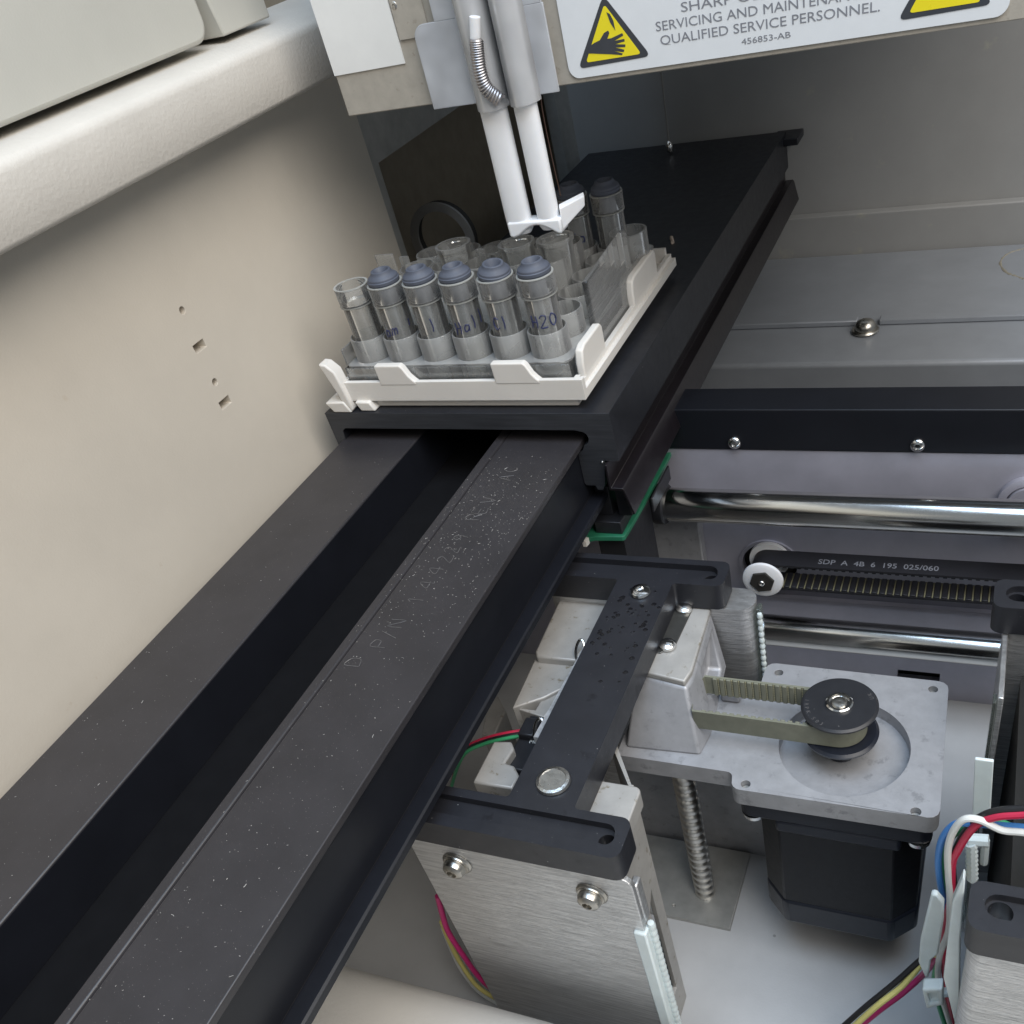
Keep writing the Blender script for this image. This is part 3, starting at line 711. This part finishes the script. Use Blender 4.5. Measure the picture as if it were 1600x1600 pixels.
def wtri(dx, dz, hand=True):
    f1 = sy - .03
    flat(rtri([(.697 + dx, 10.3 + dz), (-.33 + dx, 8.745 + dz), (1.78 + dx, 8.79 + dz)], .2), f1, MT['ink'], 'warning_border')
    flat(rtri([(.692 + dx, 10.10 + dz), (-.075 + dx, 8.865 + dz), (1.52 + dx, 8.875 + dz)], .1), f1 - .006, MT['yellow'], 'warning_triangle')
    if hand:
        flat([(.007, 9.076), (.098, 9.225), (.263, 9.29), (.42, 9.327), (.568, 9.474), (.695, 9.514), (.719, 9.455), (.636, 9.333), (.749, 9.332), (1.076, 9.408), (1.094, 9.349), (.825, 9.261), (1.11, 9.272), (1.112, 9.215), (.829, 9.184), (1.117, 9.143), (1.107, 9.087), (.827, 9.108), (1.068, 9.03), (1.046, 8.975), (.754, 9.04), (1.006, 8.951), (.988, 8.915), (.653, 8.976)], f1 - .012, MT['ink'], 'hand_symbol')
        flat([(.725, 9.919), (.809, 9.871), (.879, 9.714), (.896, 9.488), (.785, 9.68)], f1 - .012, MT['ink'], 'spike_symbol')
wtri(0, 0); wtri(8.36, .0, hand=False)
for body, x, z, size, wd in (('SHARP OBJECTS.', 2.714, 9.645, .30, 3.3), ('SERVICING AND MAINTENANCE BY', 1.993, 9.318, .30, 5.9), ('QUALIFIED SERVICE PERSONNEL.', 2.069, 9.0, .30, 5.53), ('456853-AB', 4.219, 8.735, .19, 1.25)):
    t_ = text_mesh('lettering', body, size, MT['greyink'], None, (x, sy - .024, z), bold=0.0, width=wd, depth=.003)
    t_.parent = sgn

# ================================================================== lifter forks (black H pieces)
def hpiece(x0, x1, name_label, ax0, ax1, left_open):
    h = empty('fork_bracket', ((ax0 + ax1) / 2, -7.5, -5.05), name_label, 'bracket', 'black fork brackets beside the rail')
    zb, zt = -5.05, -4.1
    out = []
    F0, F1, B0, B1 = -13.2, -12.0, -3.12, -1.9
    r = .28
    def arc(cx, cy, a0, a1, rr=r, n=5): return [(cx + rr * math.cos(math.radians(a0 + (a1 - a0) * i / n)), cy + rr * math.sin(math.radians(a0 + (a1 - a0) * i / n))) for i in range(n + 1)]
    poly = [(x0, F0)] if left_open else arc(x0 + r, F0 + r, 180, 270)
    poly += arc(x1 - r, F0 + r, 270, 360) + arc(x1 - r, F1 - r, 0, 90)
    poly += arc(ax1 + .12, F1 + .12, 270, 180, .12) + arc(ax1 + .12, B0 - .12, 180, 90, .12)
    poly += arc(x1 - r, B0 + r, 270, 360) + arc(x1 - r, B1 - r, 0, 90)
    poly += [(x0, B1), (x0, B0)] if left_open else arc(x0 + r, B1 - r, 90, 180) + arc(x0 + r, B0 + r, 180, 270)
    poly += arc(ax0 - .12, B0 - .12, 90, 0, .12) + arc(ax0 - .12, F1 + .12, 0, -90, .12)
    poly += [(x0, F1)] if left_open else arc(x0 + r, F1 - r, 90, 180)
    cuts = []
    for ya, yb in ((F0 + .36, F1 - .26), (B0 + .30, B1 - .26)):
        rr = (yb - ya) / 2; cy = (ya + yb) / 2
        if left_open: g = [(x0 - 1, ya)] + arc(x1 - .3 - rr, cy, -90, 90, rr, 8) + [(x0 - 1, yb)]
        else: g = arc(x1 - .3 - rr, cy, -90, 90, rr, 8) + arc(x0 + .3 + rr, cy, 90, 270, rr, 8)
        cuts.append(MB().prism(g, 'z', zt - .22, zt + 1))
        cuts.append(MB().prism(circ(x1 - .50, cy - .09, .22, 24), 'z', zb - 1, zt + 1))
        if not left_open: cuts.append(MB().prism(circ(x0 + .62, cy, .25, 24), 'z', zb - 1, zt + 1))
    MB().prism(poly, 'z', zb, zt).build('fork', MT['hplate'], h, cuts=cuts, bevel=.045, seg=2)
    return h
H1 = hpiece(-3.4, 4.02, 'black H shaped fork bracket with two bolts between rail and motor', .62, 2.45, True)
b1 = at(865, 1222, 'z', -4.1)
MB().lathe([(.001, 0), (.45, 0), (.47, .03), (.44, .10), (.36, .12), (.34, .095), (.001, .095)], (b1.x, b1.y, -4.1), 'z', 40).build('flat_bolt', MT['bolt'], H1)
b2 = at(1001, 926, 'z', -4.1)
MB().lathe([(.001, 0), (.31, 0), (.33, .04), (.3, .11), (.2, .15), (.13, .15), (.1, .08), (.001, .08)], (b2.x, b2.y, -4.1), 'z', 32).build('socket_bolt', MT['chrome'], H1)
drops = MB()
for i in range(70):
    x = random.uniform(.8, 2.35); y = random.gauss(-5.0, 1.1)
    if y > -3.4 or y < -9.5: continue
    r = random.uniform(.025, .085)
    ring = lambda k, z, x=x, y=y, r=r: [Vector((x + r * k * math.cos(2 * PI * j / 10) * (1 + .2 * math.sin(j * 2.3 + x * 9)), y + r * k * math.sin(2 * PI * j / 10), z)) for j in range(10)]
    drops.loft([ring(1, -4.1), ring(.85, -4.097), ring(.3, -4.096)])
do = drops.build('wet_spots', mat('wet_dark', (0.008, 0.008, 0.010), 0.25, var=.1), H1); do['kind'] = 'stuff'
# metal strip under the fork arm
s0, s1 = at(838, 1152, 'z', -4.3), at(943, 962, 'z', -4.3)
dv = (s1 - s0).normalized(); nv = Vector((-dv.y, dv.x, 0)) * .09
MB().loft([[s0 - nv, s0 + nv, s1 + nv, s1 - nv], [q - Vector((0, 0, .7)) for q in (s0 - nv, s0 + nv, s1 + nv, s1 - nv)]]).build(
    'spring_strip', mat('worn_strip', (0.6, 0.62, 0.65), 0.35, metal=.6, var=.3, vscale=5), H1)
H2 = hpiece(11.62, 18.5, 'dark fork bracket with rounded end holes at the right frame edge', 14, 16, False)

# ================================================================== brushed aluminium tower beside the rail
tw = empty('lift_tower', (.8, -8, -16.8), 'brushed aluminium lift tower under the bolted fork bracket', 'tower')
fp = rrect(-2.25, 4.15, -16.8, -5.07, .32, corners=(1, 0, 0, 0))
MB().prism(fp, 'y', -13.13, -12.95).build('front_plate', MT['brushed'], tw, bevel=.03)
for x, y in ((715, 1348), (925, 1396)):
    p = at(x, y, 'y', -13.14); s = empty('screw', p, '', ''); 
    for k in ('label', 'category'):
        if k in s: del s[k]
    s.parent = tw; s.matrix_parent_inverse = Matrix.Translation(tw.location).inverted()
    MB().lathe([(.001, 0), (.42, 0), (.43, -.03), (.4, -.07), (.37, -.08), (.36, -.12), (.32, -.13), (.001, -.13)], p, 'y', 36).build('washer', MT['boltdull'], s)
    hd = MB().lathe([(.001, -.13), (.32, -.13), (.33, -.2), (.28, -.32), (.16, -.39), (.13, -.39), (.12, -.28), (.001, -.28)], p, 'y', 36)
    hd.build('head', MT['boltdull'], s)
for k in ('washer', 'head'): pass
# edge grommet on the front plate
gm = MB().box(3.86, 4.22, -13.24, -12.9, -16.8, -7.35)
gm.build('edge_trim', MT['clip'], tw, bevel=.05)
gz = MB(); z = -7.4
while z > -16.6:
    gz.lathe([(.001, -.16), (.09, -.15), (.12, 0), (.09, .15), (.001, .16)], (4.26, -12.9, z), 'z', 10); z -= .30
gz.build('trim_beads', MT['clip'], tw)
MB().box(3.95, 4.16, -12.94, -12.6, -7.3, -5.6).build('edge_flange', MT['brushed'], tw, bevel=.05)
MB().box(3.15, 3.3, -12.9, -10.25, -16.8, -5.1).build('side_plate', MT['castcream'], tw, bevel=.02,
    cuts=[MB().prism([(-11.15, -15.2), (-10.75, -15.2), (-10.75, -9.3), (-11.15, -9.9)], 'x', 3, 4)])
MB().prism([(3.28, -10.3), (3.15, -10.25), (1.9, -8.5), (2.02, -8.42)], 'z', -16.8, -5.3).build('rear_plate', MT['castcream'], tw)
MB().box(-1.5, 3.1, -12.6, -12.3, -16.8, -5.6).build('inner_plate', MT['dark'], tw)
MB().prism(rrect(1.9, 3.55, -11.75, -10.3, .2), 'z', -5.7, -5.08).build('top_block', MT['castcream'], tw, bevel=.04)
# rear column of the tower
MB().prism(rrect(-2.2, 4.85, -3.0, -1.95, .5, 8), 'z', -16.8, -5.1).build('rear_column', MT['brushed'], tw, smooth=50)
MB().box(4.87, 5.02, -2.7, -2.35, -16, -5.3).build('edge_trim', MT['sleeve'], tw, bevel=.03)
gz = MB(); z = -5.5
while z > -10:
    gz.lathe([(.001, -.1), (.07, -.1), (.1, 0), (.07, .1), (.001, .1)], (5.0, -2.74, z), 'z', 10); z -= .26
gz.build('trim_beads', MT['clip'], tw)

# ================================================================== stained castings left of the fork arm
lc = empty('lower_casting', (-.6, -5, -8), 'stained pale stepped casting between the rail and the fork arm', 'casting')
def poly_at(pts, z): return [tuple(at(x, y, 'z', z).xy) for x, y in pts]
MB().prism(poly_at([(876, 932), (946, 936), (950, 955), (900, 1032), (838, 1026), (836, 1018)], -5.35), 'z', -8, -5.35).build('upper_step', MT['castcream'], lc, bevel=.06)
MB().prism(poly_at([(836, 1028), (902, 1034), (880, 1075), (850, 1090), (800, 1106), (806, 1092)], -5.62), 'z', -8, -5.62).build('lower_step', MT['castcream'], lc, bevel=.05)
MB().prism(poly_at([(803, 1104), (836, 1108), (850, 1084), (858, 1072), (880, 1076), (850, 1120)], -5.72), 'z', -8, -5.75).build('nose', MT['castcream'], lc, bevel=.04)
l2 = MB().prism(poly_at([(738, 1222), (771, 1158), (799, 1158), (803, 1170), (788, 1192), (803, 1196), (811, 1212), (800, 1232)], -5.4), 'z', -9, -5.4).build('front_casting', MT['castcream'], bevel=.06)
tag(l2, 'small pale hooked casting just behind the front fork bar', 'casting')
def ring(px_, py_, z, lab):
    q = at(px_, py_, 'z', z); b = MB(); pts = [q + Vector((.14 * math.cos(a), .25 * math.sin(a), .22 * math.sin(a))) for a in [math.radians(x) for x in range(20, 300, 14)]]
    o = MB().tube(pts, .045, 8).build('spring_clip', MT['chrome']); tag(o, lab, 'clip', 'bent wire clips at the metal strip')
ring(906, 1016, -5.15, 'bent wire clip at the middle of the metal strip')
ring(842, 1140, -5.15, 'bent wire clip at the near end of the metal strip')
q = at(826, 1150, 'z', -5.6)
sn = empty('limit_sensor', q, 'small black limit sensor at the near end of the metal strip', 'sensor')
MB().box(q.x - .35, q.x + .35, q.y - 1.2, q.y + .9, -6.6, -5.7).box(q.x - .3, q.x + .2, q.y - .1, q.y + .6, -5.7, -5.45).build('case', MT['blackplastic'], sn, bevel=.05)
text_mesh('print', 'ME', .2, MT['w_white'], sn, at(826, 1161, 'z', -5.68), (1, .1, 0), (-.1, 1, 0), depth=.001)
def wire(pts, m, r, lab, group=None, name='wire', n=8):
    o = MB().tube(smooth_path(pts, n), r, 10).build(name, m); tag(o, lab, 'wire', group); return o
for k, (m, lab) in enumerate((('w_red', 'red wire running from the limit sensor under the rail'), ('w_black', 'black wire running from the limit sensor under the rail'), ('w_green', 'green wire running from the limit sensor under the rail'))):
    dy = k * 4
    wire([at(828, 1140 + dy, 'z', -5.9), at(790, 1146 + dy, 'z', -5.9), at(755, 1155 + dy, 'z', -6.2), at(728, 1168 + dy, 'z', -6.6), at(715, 1190 + dy, 'z', -7.5), at(705, 1230, 'z', -9)], MT[m], .06, lab, 'wires of the limit sensor')

# white plastic guide seen under the rail
og = MB().prism(poly_at([(762, 1098), (778, 1086), (790, 1110), (772, 1150), (752, 1146)], -8.2), 'z', -10, -8.2).build('guide_block', MT['castcream'], bevel=.05)
tag(og, 'pale plastic block low under the rail beside the limit sensor wires', 'block')

# ================================================================== motor bracket casting with gearbox
mb_ = empty('motor_bracket', (5, -5.7, -7.9), 'grey die cast motor bracket with tapered belt housing', 'bracket')
ZP = -7.2
pl = [(1.55, -7.7), (5.0, -7.7)]
for i in range(5): 
    a = math.radians(90 - 90 * i / 4); pl.append((5.0 + .2 * math.cos(a), -7.9 + .2 * math.sin(a)))
pl += [(5.22, -8.0)] + [(5.5 + .28 * math.cos(math.radians(a)), -8.0 + .28 * math.sin(math.radians(a))) for a in (200, 225, 250, 270)]
pl += [(10.55 + .3 * math.cos(math.radians(a)), -7.93 + .3 * math.sin(math.radians(a))) for a in (-90, -60, -30, 0)]
pl += [(10.4 + .3 * math.cos(math.radians(a)), -3.4 + .3 * math.sin(math.radians(a))) for a in (0, 30, 60, 90)]
pl += [(5.5 + .3 * math.cos(math.radians(a)), -3.35 + .3 * math.sin(math.radians(a))) for a in (90, 120, 150, 180)] + [(5.2, -4.0), (1.55, -4.0)]
PC = (8.07, -6.13)
hl = [at(x, y, 'z', ZP) for x, y in ((1217, 1051), (1458, 1077), (1431, 1268), (1165, 1225))]
MB().prism(pl, 'z', -7.88, ZP).build('plate', MT['cast'], mb_, bevel=.05, cuts=[MB().prism(circ(PC[0], PC[1], 1.84, 56), 'z', ZP - .45, ZP + 1)] +
    [MB().prism(circ(q.x, q.y, .14, 20), 'z', ZP - .4, ZP + 1) for q in hl])
for q in hl: MB().lathe([(.001, 0), (.13, 0), (.13, .06), (.001, .06)], (q.x, q.y, ZP - .28), 'z', 16).build('hole_plug', MT['zinc'], mb_)
lo_ = [(1.75, -7.38), (4.08, -7.27), (4.2, -6.4), (3.95, -3.4), (1.75, -3.4)]
hi_ = [(1.95, -6.06), (3.62, -6.34), (3.7, -5.9), (3.5, -2.95), (1.95, -2.95)]
MB().loft([[Vector((x, y, ZP + .002)) for x, y in lo_], [Vector((x, y, -5.32)) for x, y in hi_]]).build('belt_housing', MT['cast'], mb_, bevel=.12, seg=3,
    cuts=[MB().prism([(-5.55, -6.5), (-5.2, -5.75), (-3.35, -5.75), (-3.9, -6.9), (-4.8, -6.95)], 'x', 3.45, 5)])
MB().prism([(1.95, -6.03), (3.59, -6.3), (3.68, -5.8), (3.52, -2.95), (1.95, -2.95)], 'z', -5.32, -5.1).build('housing_rim', MT['castcream'], mb_, bevel=.05)
MB().box(4.15, 4.75, -5.0, -4.55, ZP + .002, -6.75).build('stop_lug', MT['cast'], mb_, bevel=.08)
cl = empty('retainer_plate', (2.5, -4, -5.1), '', '')
for k in ('label', 'category'):
    if k in cl: del cl[k]
cl.parent = mb_; cl.matrix_parent_inverse = Matrix.Translation(mb_.location).inverted()
MB().prism([(1.9, -5.25), (2.55, -5.28), (2.92, -4.8), (3.0, -2.9), (1.9, -2.9)], 'z', -5.098, -5.055).build('strap', MT['strap'], cl, bevel=.02)
b = MB()
for x, y in ((1043, 1009), (1069, 952)):
    p = at(x, y, 'z', -5.055); b.lathe([(.001, 0), (.27, 0), (.26, .1), (.16, .17), (.001, .18)], p, 'z', 24)
    b.build('rivet', MT['chrome'], cl); b = MB()
MB().box(-.3, 4.9, -4.0, -3.86, -16.8, -7.9).build('back_web', MT['cast'], mb_)

# stepper motor
mo = empty('stepper_motor', (8.05, -5.7, -14.3), 'black stepper motor hanging under the grey bracket plate', 'motor')
MB().prism(rrect(5.32, 10.72, -8.06, -3.2, .35), 'z', -8.72, -7.9).build('flange', MT['motorflange'], mo, bevel=.06)
def octo(x0, x1, y0, y1, c): return [(x0 + c, y0), (x1 - c, y0), (x1, y0 + c), (x1, y1 - c), (x1 - c, y1), (x0 + c, y1), (x0, y1 - c), (x0, y0 + c)]
MB().prism(octo(5.75, 10.45, -8.0, -3.25, .7), 'z', -13.0, -8.722).build('body', MT['motor'], mo, bevel=.05)
MB().prism([(6.35, -8.04), (9.92, -8.04), (9.92, -7.4), (6.35, -7.4)], 'z', -9.3, -8.722).build('front_boss', MT['motorflange'], mo, bevel=.12)
MB().prism(octo(5.72, 10.5, -8.03, -3.22, .72), 'z', -14.3, -13.002).build('end_bell', MT['motorflange'], mo, bevel=.14, seg=3)
for x, y in ((5.7, -7.75), (10.35, -7.75)):
    MB().lathe([(.001, 0), (.36, 0), (.34, -.16), (.2, -.25), (.001, -.26)], (x, y, -8.72), 'z', 24).build('screw', MT['chrome'], mo)

# drive pulley and olive belt
PX, PY = 7.95, -6.0
pu = empty('drive_pulley', (PX, PY, -7.6), 'black flanged drive pulley with steel shaft on the motor plate', 'pulley')
MB().lathe([(.001, -5.6), (.99, -5.6), (1.06, -5.65), (1.06, -5.7), (.98, -5.76), (.001, -5.76)], (PX, PY, 0), 'z', 56).build('upper_flange', MT['blackplastic'], pu)
MB().lathe([(.001, -6.62), (.98, -6.62), (1.06, -6.68), (1.04, -6.76), (.6, -6.82), (.42, -6.86), (.42, -7.6), (.001, -7.6)], (PX + .03, PY - .02, 0), 'z', 56).build('lower_flange', MT['motorflange'], pu)
MB().lathe([(.001, -5.76), (.66, -5.76), (.66, -6.62), (.001, -6.62)], (PX, PY, 0), 'z', 40).build('hub', MT['blackplastic'], pu)
MB().lathe([(.001, -5.6), (.38, -5.6), (.38, -5.53), (.34, -5.5), (.28, -5.5), (.27, -5.56), (.001, -5.56)], (PX, PY, 0), 'z', 40).build('collar', MT['chrome'], pu)
MB().lathe([(.001, -5.6), (.2, -5.6), (.2, -5.51), (.12, -5.49), (.001, -5.51)], (PX, PY, 0), 'z', 32).build('shaft', MT['boltdull'], pu)
def arc_text(body, r, a0, step, size):
    for i, ch in enumerate(body):
        if ch == ' ': continue
        a = math.radians(a0 + i * step)
        text_mesh('print', ch, size, MT['scratch'], pu, (PX + r * math.cos(a), PY + r * math.sin(a), -5.597), (-math.sin(a), math.cos(a), 0), (-math.cos(a), -math.sin(a), 0), depth=.001)
arc_text('1RPK.S03', .95, 178, 9.5, .16); arc_text('UK', .95, 20, 9.5, .16)
ob = empty('drive_belt', (5.5, -6.1, -6.4), 'olive toothed drive belt between the black pulley and the grey housing', 'belt')
SX, SY = 3.86, -5.98; RO = .76
def stad(r): 
    o = []
    for i in range(25): a = -PI / 2 + PI * i / 24; o.append((PX + r * math.cos(a), PY + r * math.sin(a)))
    for i in range(25): a = PI / 2 + PI * i / 24; o.append((SX + .1 * math.cos(a), SY + r * math.sin(a)))
    return o
so_, si_ = stad(RO), stad(RO - .07); n = len(so_)
ring4 = [[Vector((*so_[i], -6.58)), Vector((*so_[i], -5.86)), Vector((*si_[i], -5.86)), Vector((*si_[i], -6.58))] for i in range(n)]
bm_ = MB().loft(ring4 + [ring4[0]], caps=False); bm_.build('band', MT['belt'], ob, smooth=30)
tb = MB(); x = 4.1
while x < 7.8:
    tb.box(x, x + .13, SY + RO - .13, SY + RO - .069, -6.57, -5.865); tb.box(x, x + .13, SY - RO + .069, SY - RO + .13, -6.57, -5.865); x += .21
tb.build('teeth', MT['belt'], ob, bevel=.015)
tb = MB(); x = 4.26
while x < 7.8:
    for k in range(7): tb.box(x - .015, x + .02, SY + RO - .085, SY + RO - .0685, -6.55 + k * .1, -6.48 + k * .1)
    x += .21
ws = tb.build('worn_threads', MT['threads'], ob); ws['kind'] = 'stuff'

# lead screw and its foot plate
LS = (2.92, -6.15)
ls = empty('lead_screw', (LS[0], LS[1], -16.7), 'steel lead screw standing between the bracket and the floor plate', 'screw')
N = 44; rings = []; zz = -16.72; pitch = .40
while zz < -7.9:
    ring_ = []
    for i in range(N):
        a = 2 * PI * i / N; ph_ = (zz / pitch + a / (2 * PI)) % 1.0
        d = abs(ph_ - .5) * 2; r = .30 + .085 * (1 - max(0, (d - .35) / .65) ** 1.5)
        ring_.append(Vector((LS[0] + r * math.cos(a), LS[1] + r * math.sin(a), zz)))
    rings.append(ring_); zz += .028
MB().loft(rings).build('thread', MT['screw'], ls, smooth=60)
bp = [at(x, y, 'z', -16.6) for x, y in ((1140, 1452), (1172, 1338))]
fpn = MB().box(-.5, bp[0].x, -7.45, -4.1, -16.798, -16.6).build('foot_plate', MT['zinc'], bevel=.02, cuts=[MB().prism(circ(1.93, -7.0, .06, 12), 'z', -16.7, -16)])
tag(fpn, 'flat zinc plate on the floor under the lead screw', 'plate')

# ================================================================== right tower at the frame edge
rt = empty('right_tower', (14, -8, -16.8), 'brushed aluminium tower under the right fork bracket', 'tower')
MB().prism(rrect(11.72, 18, -12.95, -12.0, .35, 8), 'z', -16.8, -5.07).build('front_column', MT['brushed'], rt, smooth=50)
MB().prism(rrect(12.0, 18, -3.0, -2.0, .35, 8), 'z', -16.8, -5.07).build('rear_column', MT['brushed'], rt, smooth=50)
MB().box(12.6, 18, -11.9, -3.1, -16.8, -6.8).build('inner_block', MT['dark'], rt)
MB().box(11.95, 12.1, -5.6, -2.8, -16.8, -5.1).build('edge_flange', MT['brushed'], rt, bevel=.03)
MB().box(11.84, 11.93, -5.7, -5.35, -16, -5.2).build('edge_trim', MT['sleeve'], rt, bevel=.02)

# strap, clips and ties at lower right
def ribbon(pts, w, t, m, name, lab, cat, group=None, wd=(1, 0, 0)):
    wd = Vector(wd).normalized(); pp = smooth_path(pts, 6); rings = []
    for i, p in enumerate(pp):
        tg = (pp[min(i + 1, len(pp) - 1)] - pp[max(i - 1, 0)]).normalized(); nn = tg.cross(wd).normalized()
        rings.append([p + wd * w / 2 + nn * t / 2, p - wd * w / 2 + nn * t / 2, p - wd * w / 2 - nn * t / 2, p + wd * w / 2 - nn * t / 2])
    o = MB().loft(rings).build(name, m, bevel=.02); tag(o, lab, cat, group); return o
ribbon([at(1538, 1186, 'y', -9.0), at(1535, 1240, 'y', -9.0), at(1533, 1282, 'y', -9.0)], .40, .09, MT['clip'], 'cable_tie', 'pale flat tie strap hanging above the wire loop', 'cable tie')
ct = empty('tie_clip', at(1525, 1330, 'y', -9.6), 'milky tie clip with a ribbed tail just below the wire loop', 'cable tie')
MB().tube([at(1514, 1312, 'y', -9.6), at(1545, 1314, 'y', -9.6)], .16, 8).build('clip_head', MT['clip'], ct)
a0, a1 = at(1517, 1318, 'y', -9.7), at(1518, 1374, 'y', -9.9)
MB().tube([a0.lerp(a1, k / 16) + Vector((.03 * (k % 2), 0, 0)) for k in range(17)], .14, 8).build('ribbed_tail', MT['clip'], ct)
MB().tube([at(1540, 1312, 'y', -9.5), at(1537, 1348, 'y', -9.5)], .1, 8).build('hook', MT['clip'], ct)
def slab(pts, y, t, m, name, lab, cat, bev=.05):
    q = [at(a, b, 'y', y) for a, b in pts]
    o = MB().prism([(v.x, v.z) for v in q], 'y', y, y + t).build(name, m, bevel=bev, seg=2); tag(o, lab, cat); return o
slab([(1455, 1398), (1464, 1399), (1475, 1412), (1474, 1440), (1466, 1492), (1455, 1500), (1450, 1530), (1444, 1525), (1435, 1505), (1438, 1470)], -10.9, .18, MT['clip'], 'wire_clip', 'milky nylon wire clip wrapping the wires left of the fork end', 'clip')
slab([(1505, 1371), (1508, 1376), (1500, 1470), (1499, 1600), (1492, 1600), (1474, 1528), (1488, 1410)], -12.3, .25, MT['clip'], 'edge_strip', 'tall milky strip beside the right fork bracket end', 'strip')
tk = empty('tie_knot', at(1462, 1556, 'y', -11.2), 'square milky cable tie head around the green and white wires', 'cable tie')
q = [at(a, b, 'y', -11.3) for a, b in ((1441, 1541), (1473, 1540), (1475, 1566), (1448, 1572))]
MB().prism([(v.x, v.z) for v in q], 'y', -11.4, -11.05).build('lock_head', MT['clip'], tk, bevel=.06, seg=3, cuts=[MB().prism([tuple(Vector((v.x, v.z)).lerp(Vector((sum(u.x for u in q) / 4, sum(u.z for u in q) / 4)), .5)) for v in q], 'y', -11.6, -11.28)])
MB().tube([at(1470, 1552, 'y', -11.2), at(1480, 1550, 'y', -11.1), at(1486, 1552, 'y', -10.9)], .13, 8).build('strap', MT['clip'], tk)
wy = -10.4; G = 'coloured wire bundle at the right'
wire([at(x, y, 'y', wy) for x, y in ((1660, 1300), (1600, 1293), (1560, 1290), (1520, 1287), (1492, 1288), (1472, 1312), (1466, 1350), (1472, 1395), (1482, 1430), (1481, 1470), (1484, 1520), (1488, 1560), (1494, 1610))], MT['w_blue'], .085, 'bright blue wire looping outermost beside the right tower', G)
wire([at(x, y, 'y', wy + .25) for x, y in ((1660, 1310), (1600, 1300), (1560, 1284), (1525, 1284), (1500, 1296), (1478, 1320), (1474, 1355), (1480, 1400), (1482, 1450), (1470, 1495), (1460, 1530), (1466, 1565), (1480, 1610))], MT['w_green'], .085, 'green wire looping inside the blue one and through the tie head', G)
wire([at(x, y, 'y', wy - .15) for x, y in ((1660, 1312), (1600, 1301), (1565, 1297), (1530, 1281), (1505, 1281), (1488, 1302), (1481, 1330), (1482, 1365), (1484, 1400), (1482, 1450), (1468, 1495), (1466, 1530), (1474, 1565), (1488, 1610))], MT['w_white'], .085, 'white wire looping over the green one and through the tie head', G)
wire([at(x, y, 'y', wy - .1) for x, y in ((1660, 1268), (1600, 1273), (1560, 1276), (1530, 1286), (1512, 1304), (1496, 1330), (1488, 1350), (1486, 1400), (1478, 1440), (1474, 1480), (1478, 1530), (1482, 1560), (1492, 1610))], MT['w_red'], .09, 'red wire arching over the loop toward the right tower', G)
wire([at(x, y, 'y', wy) for x, y in ((1660, 1262), (1600, 1264), (1560, 1267), (1532, 1277), (1510, 1298), (1495, 1325), (1488, 1345), (1490, 1400), (1480, 1440), (1472, 1490), (1476, 1520), (1484, 1560), (1492, 1600), (1496, 1625))], MT['w_black'], .09, 'black wire arching above the red one toward the right tower', G)
wire([at(x, y, 'y', wy + .3) for x, y in ((1488, 1360), (1490, 1395), (1484, 1425), (1478, 1460), (1466, 1490))] + [at(1450, 1494, 'y', -9.8), at(1410, 1540, 'y', -10.3), at(1370, 1572, 'y', -10.8), at(1325, 1612, 'y', -11.2)], MT['w_yellow'], .09, 'pale yellow wire leaving the clip toward the lower left', G)
wire([at(x, y, 'y', wy + .5) for x, y in ((1470, 1480), (1455, 1490))] + [at(1435, 1503, 'y', -9.9), at(1398, 1536, 'y', -10.3), at(1350, 1575, 'y', -10.8), at(1308, 1612, 'y', -11.2)], MT['w_black'], .085, 'black wire alongside the yellow one toward the lower left', G)
wire([at(x, y, 'y', wy + .5) for x, y in ((1476, 1478), (1462, 1500))] + [at(1440, 1525, 'y', -9.6), at(1410, 1552, 'y', -10.0), at(1375, 1578, 'y', -10.4), at(1330, 1615, 'y', -10.8)], MT['w_magenta'], .09, 'magenta wire below the yellow one toward the lower left', G)

# wires beside the front plate and the chassis lip
G2 = 'wires behind the brushed front plate'
wire([at(x, y, 'y', -12.85) for x, y in ((684, 1400), (690, 1424), (700, 1455), (722, 1490), (752, 1530), (790, 1560), (830, 1580), (880, 1600))], MT['w_magenta'], .09, 'magenta wire curving out below the front plate edge', G2)
wire([at(x, y, 'y', -12.6) for x, y in ((690, 1440), (702, 1470), (720, 1505), (745, 1540), (778, 1562), (830, 1590))], MT['w_yellow'], .08, 'pale yellow wire curving beside the magenta one', G2)
wire([at(x, y, 'y', -12.4) for x, y in ((692, 1450), (706, 1485), (724, 1520), (752, 1552), (800, 1580))], MT['w_white'], .075, 'off white wire lowest of the three by the front plate', G2)
lipo = MB().prism([(-22, -17), (-14.0, -17), (-14.0, -12.6), (-14.2, -12.1), (-14.6, -11.7), (-15.1, -11.45), (-15.7, -11.35), (-22, -11.35)], 'x', -24, 40).build('chassis_lip', MT['cream_lip'], smooth=60)
tag(lipo, 'rounded cream chassis lip at the bottom below the brushed plate', 'lip')
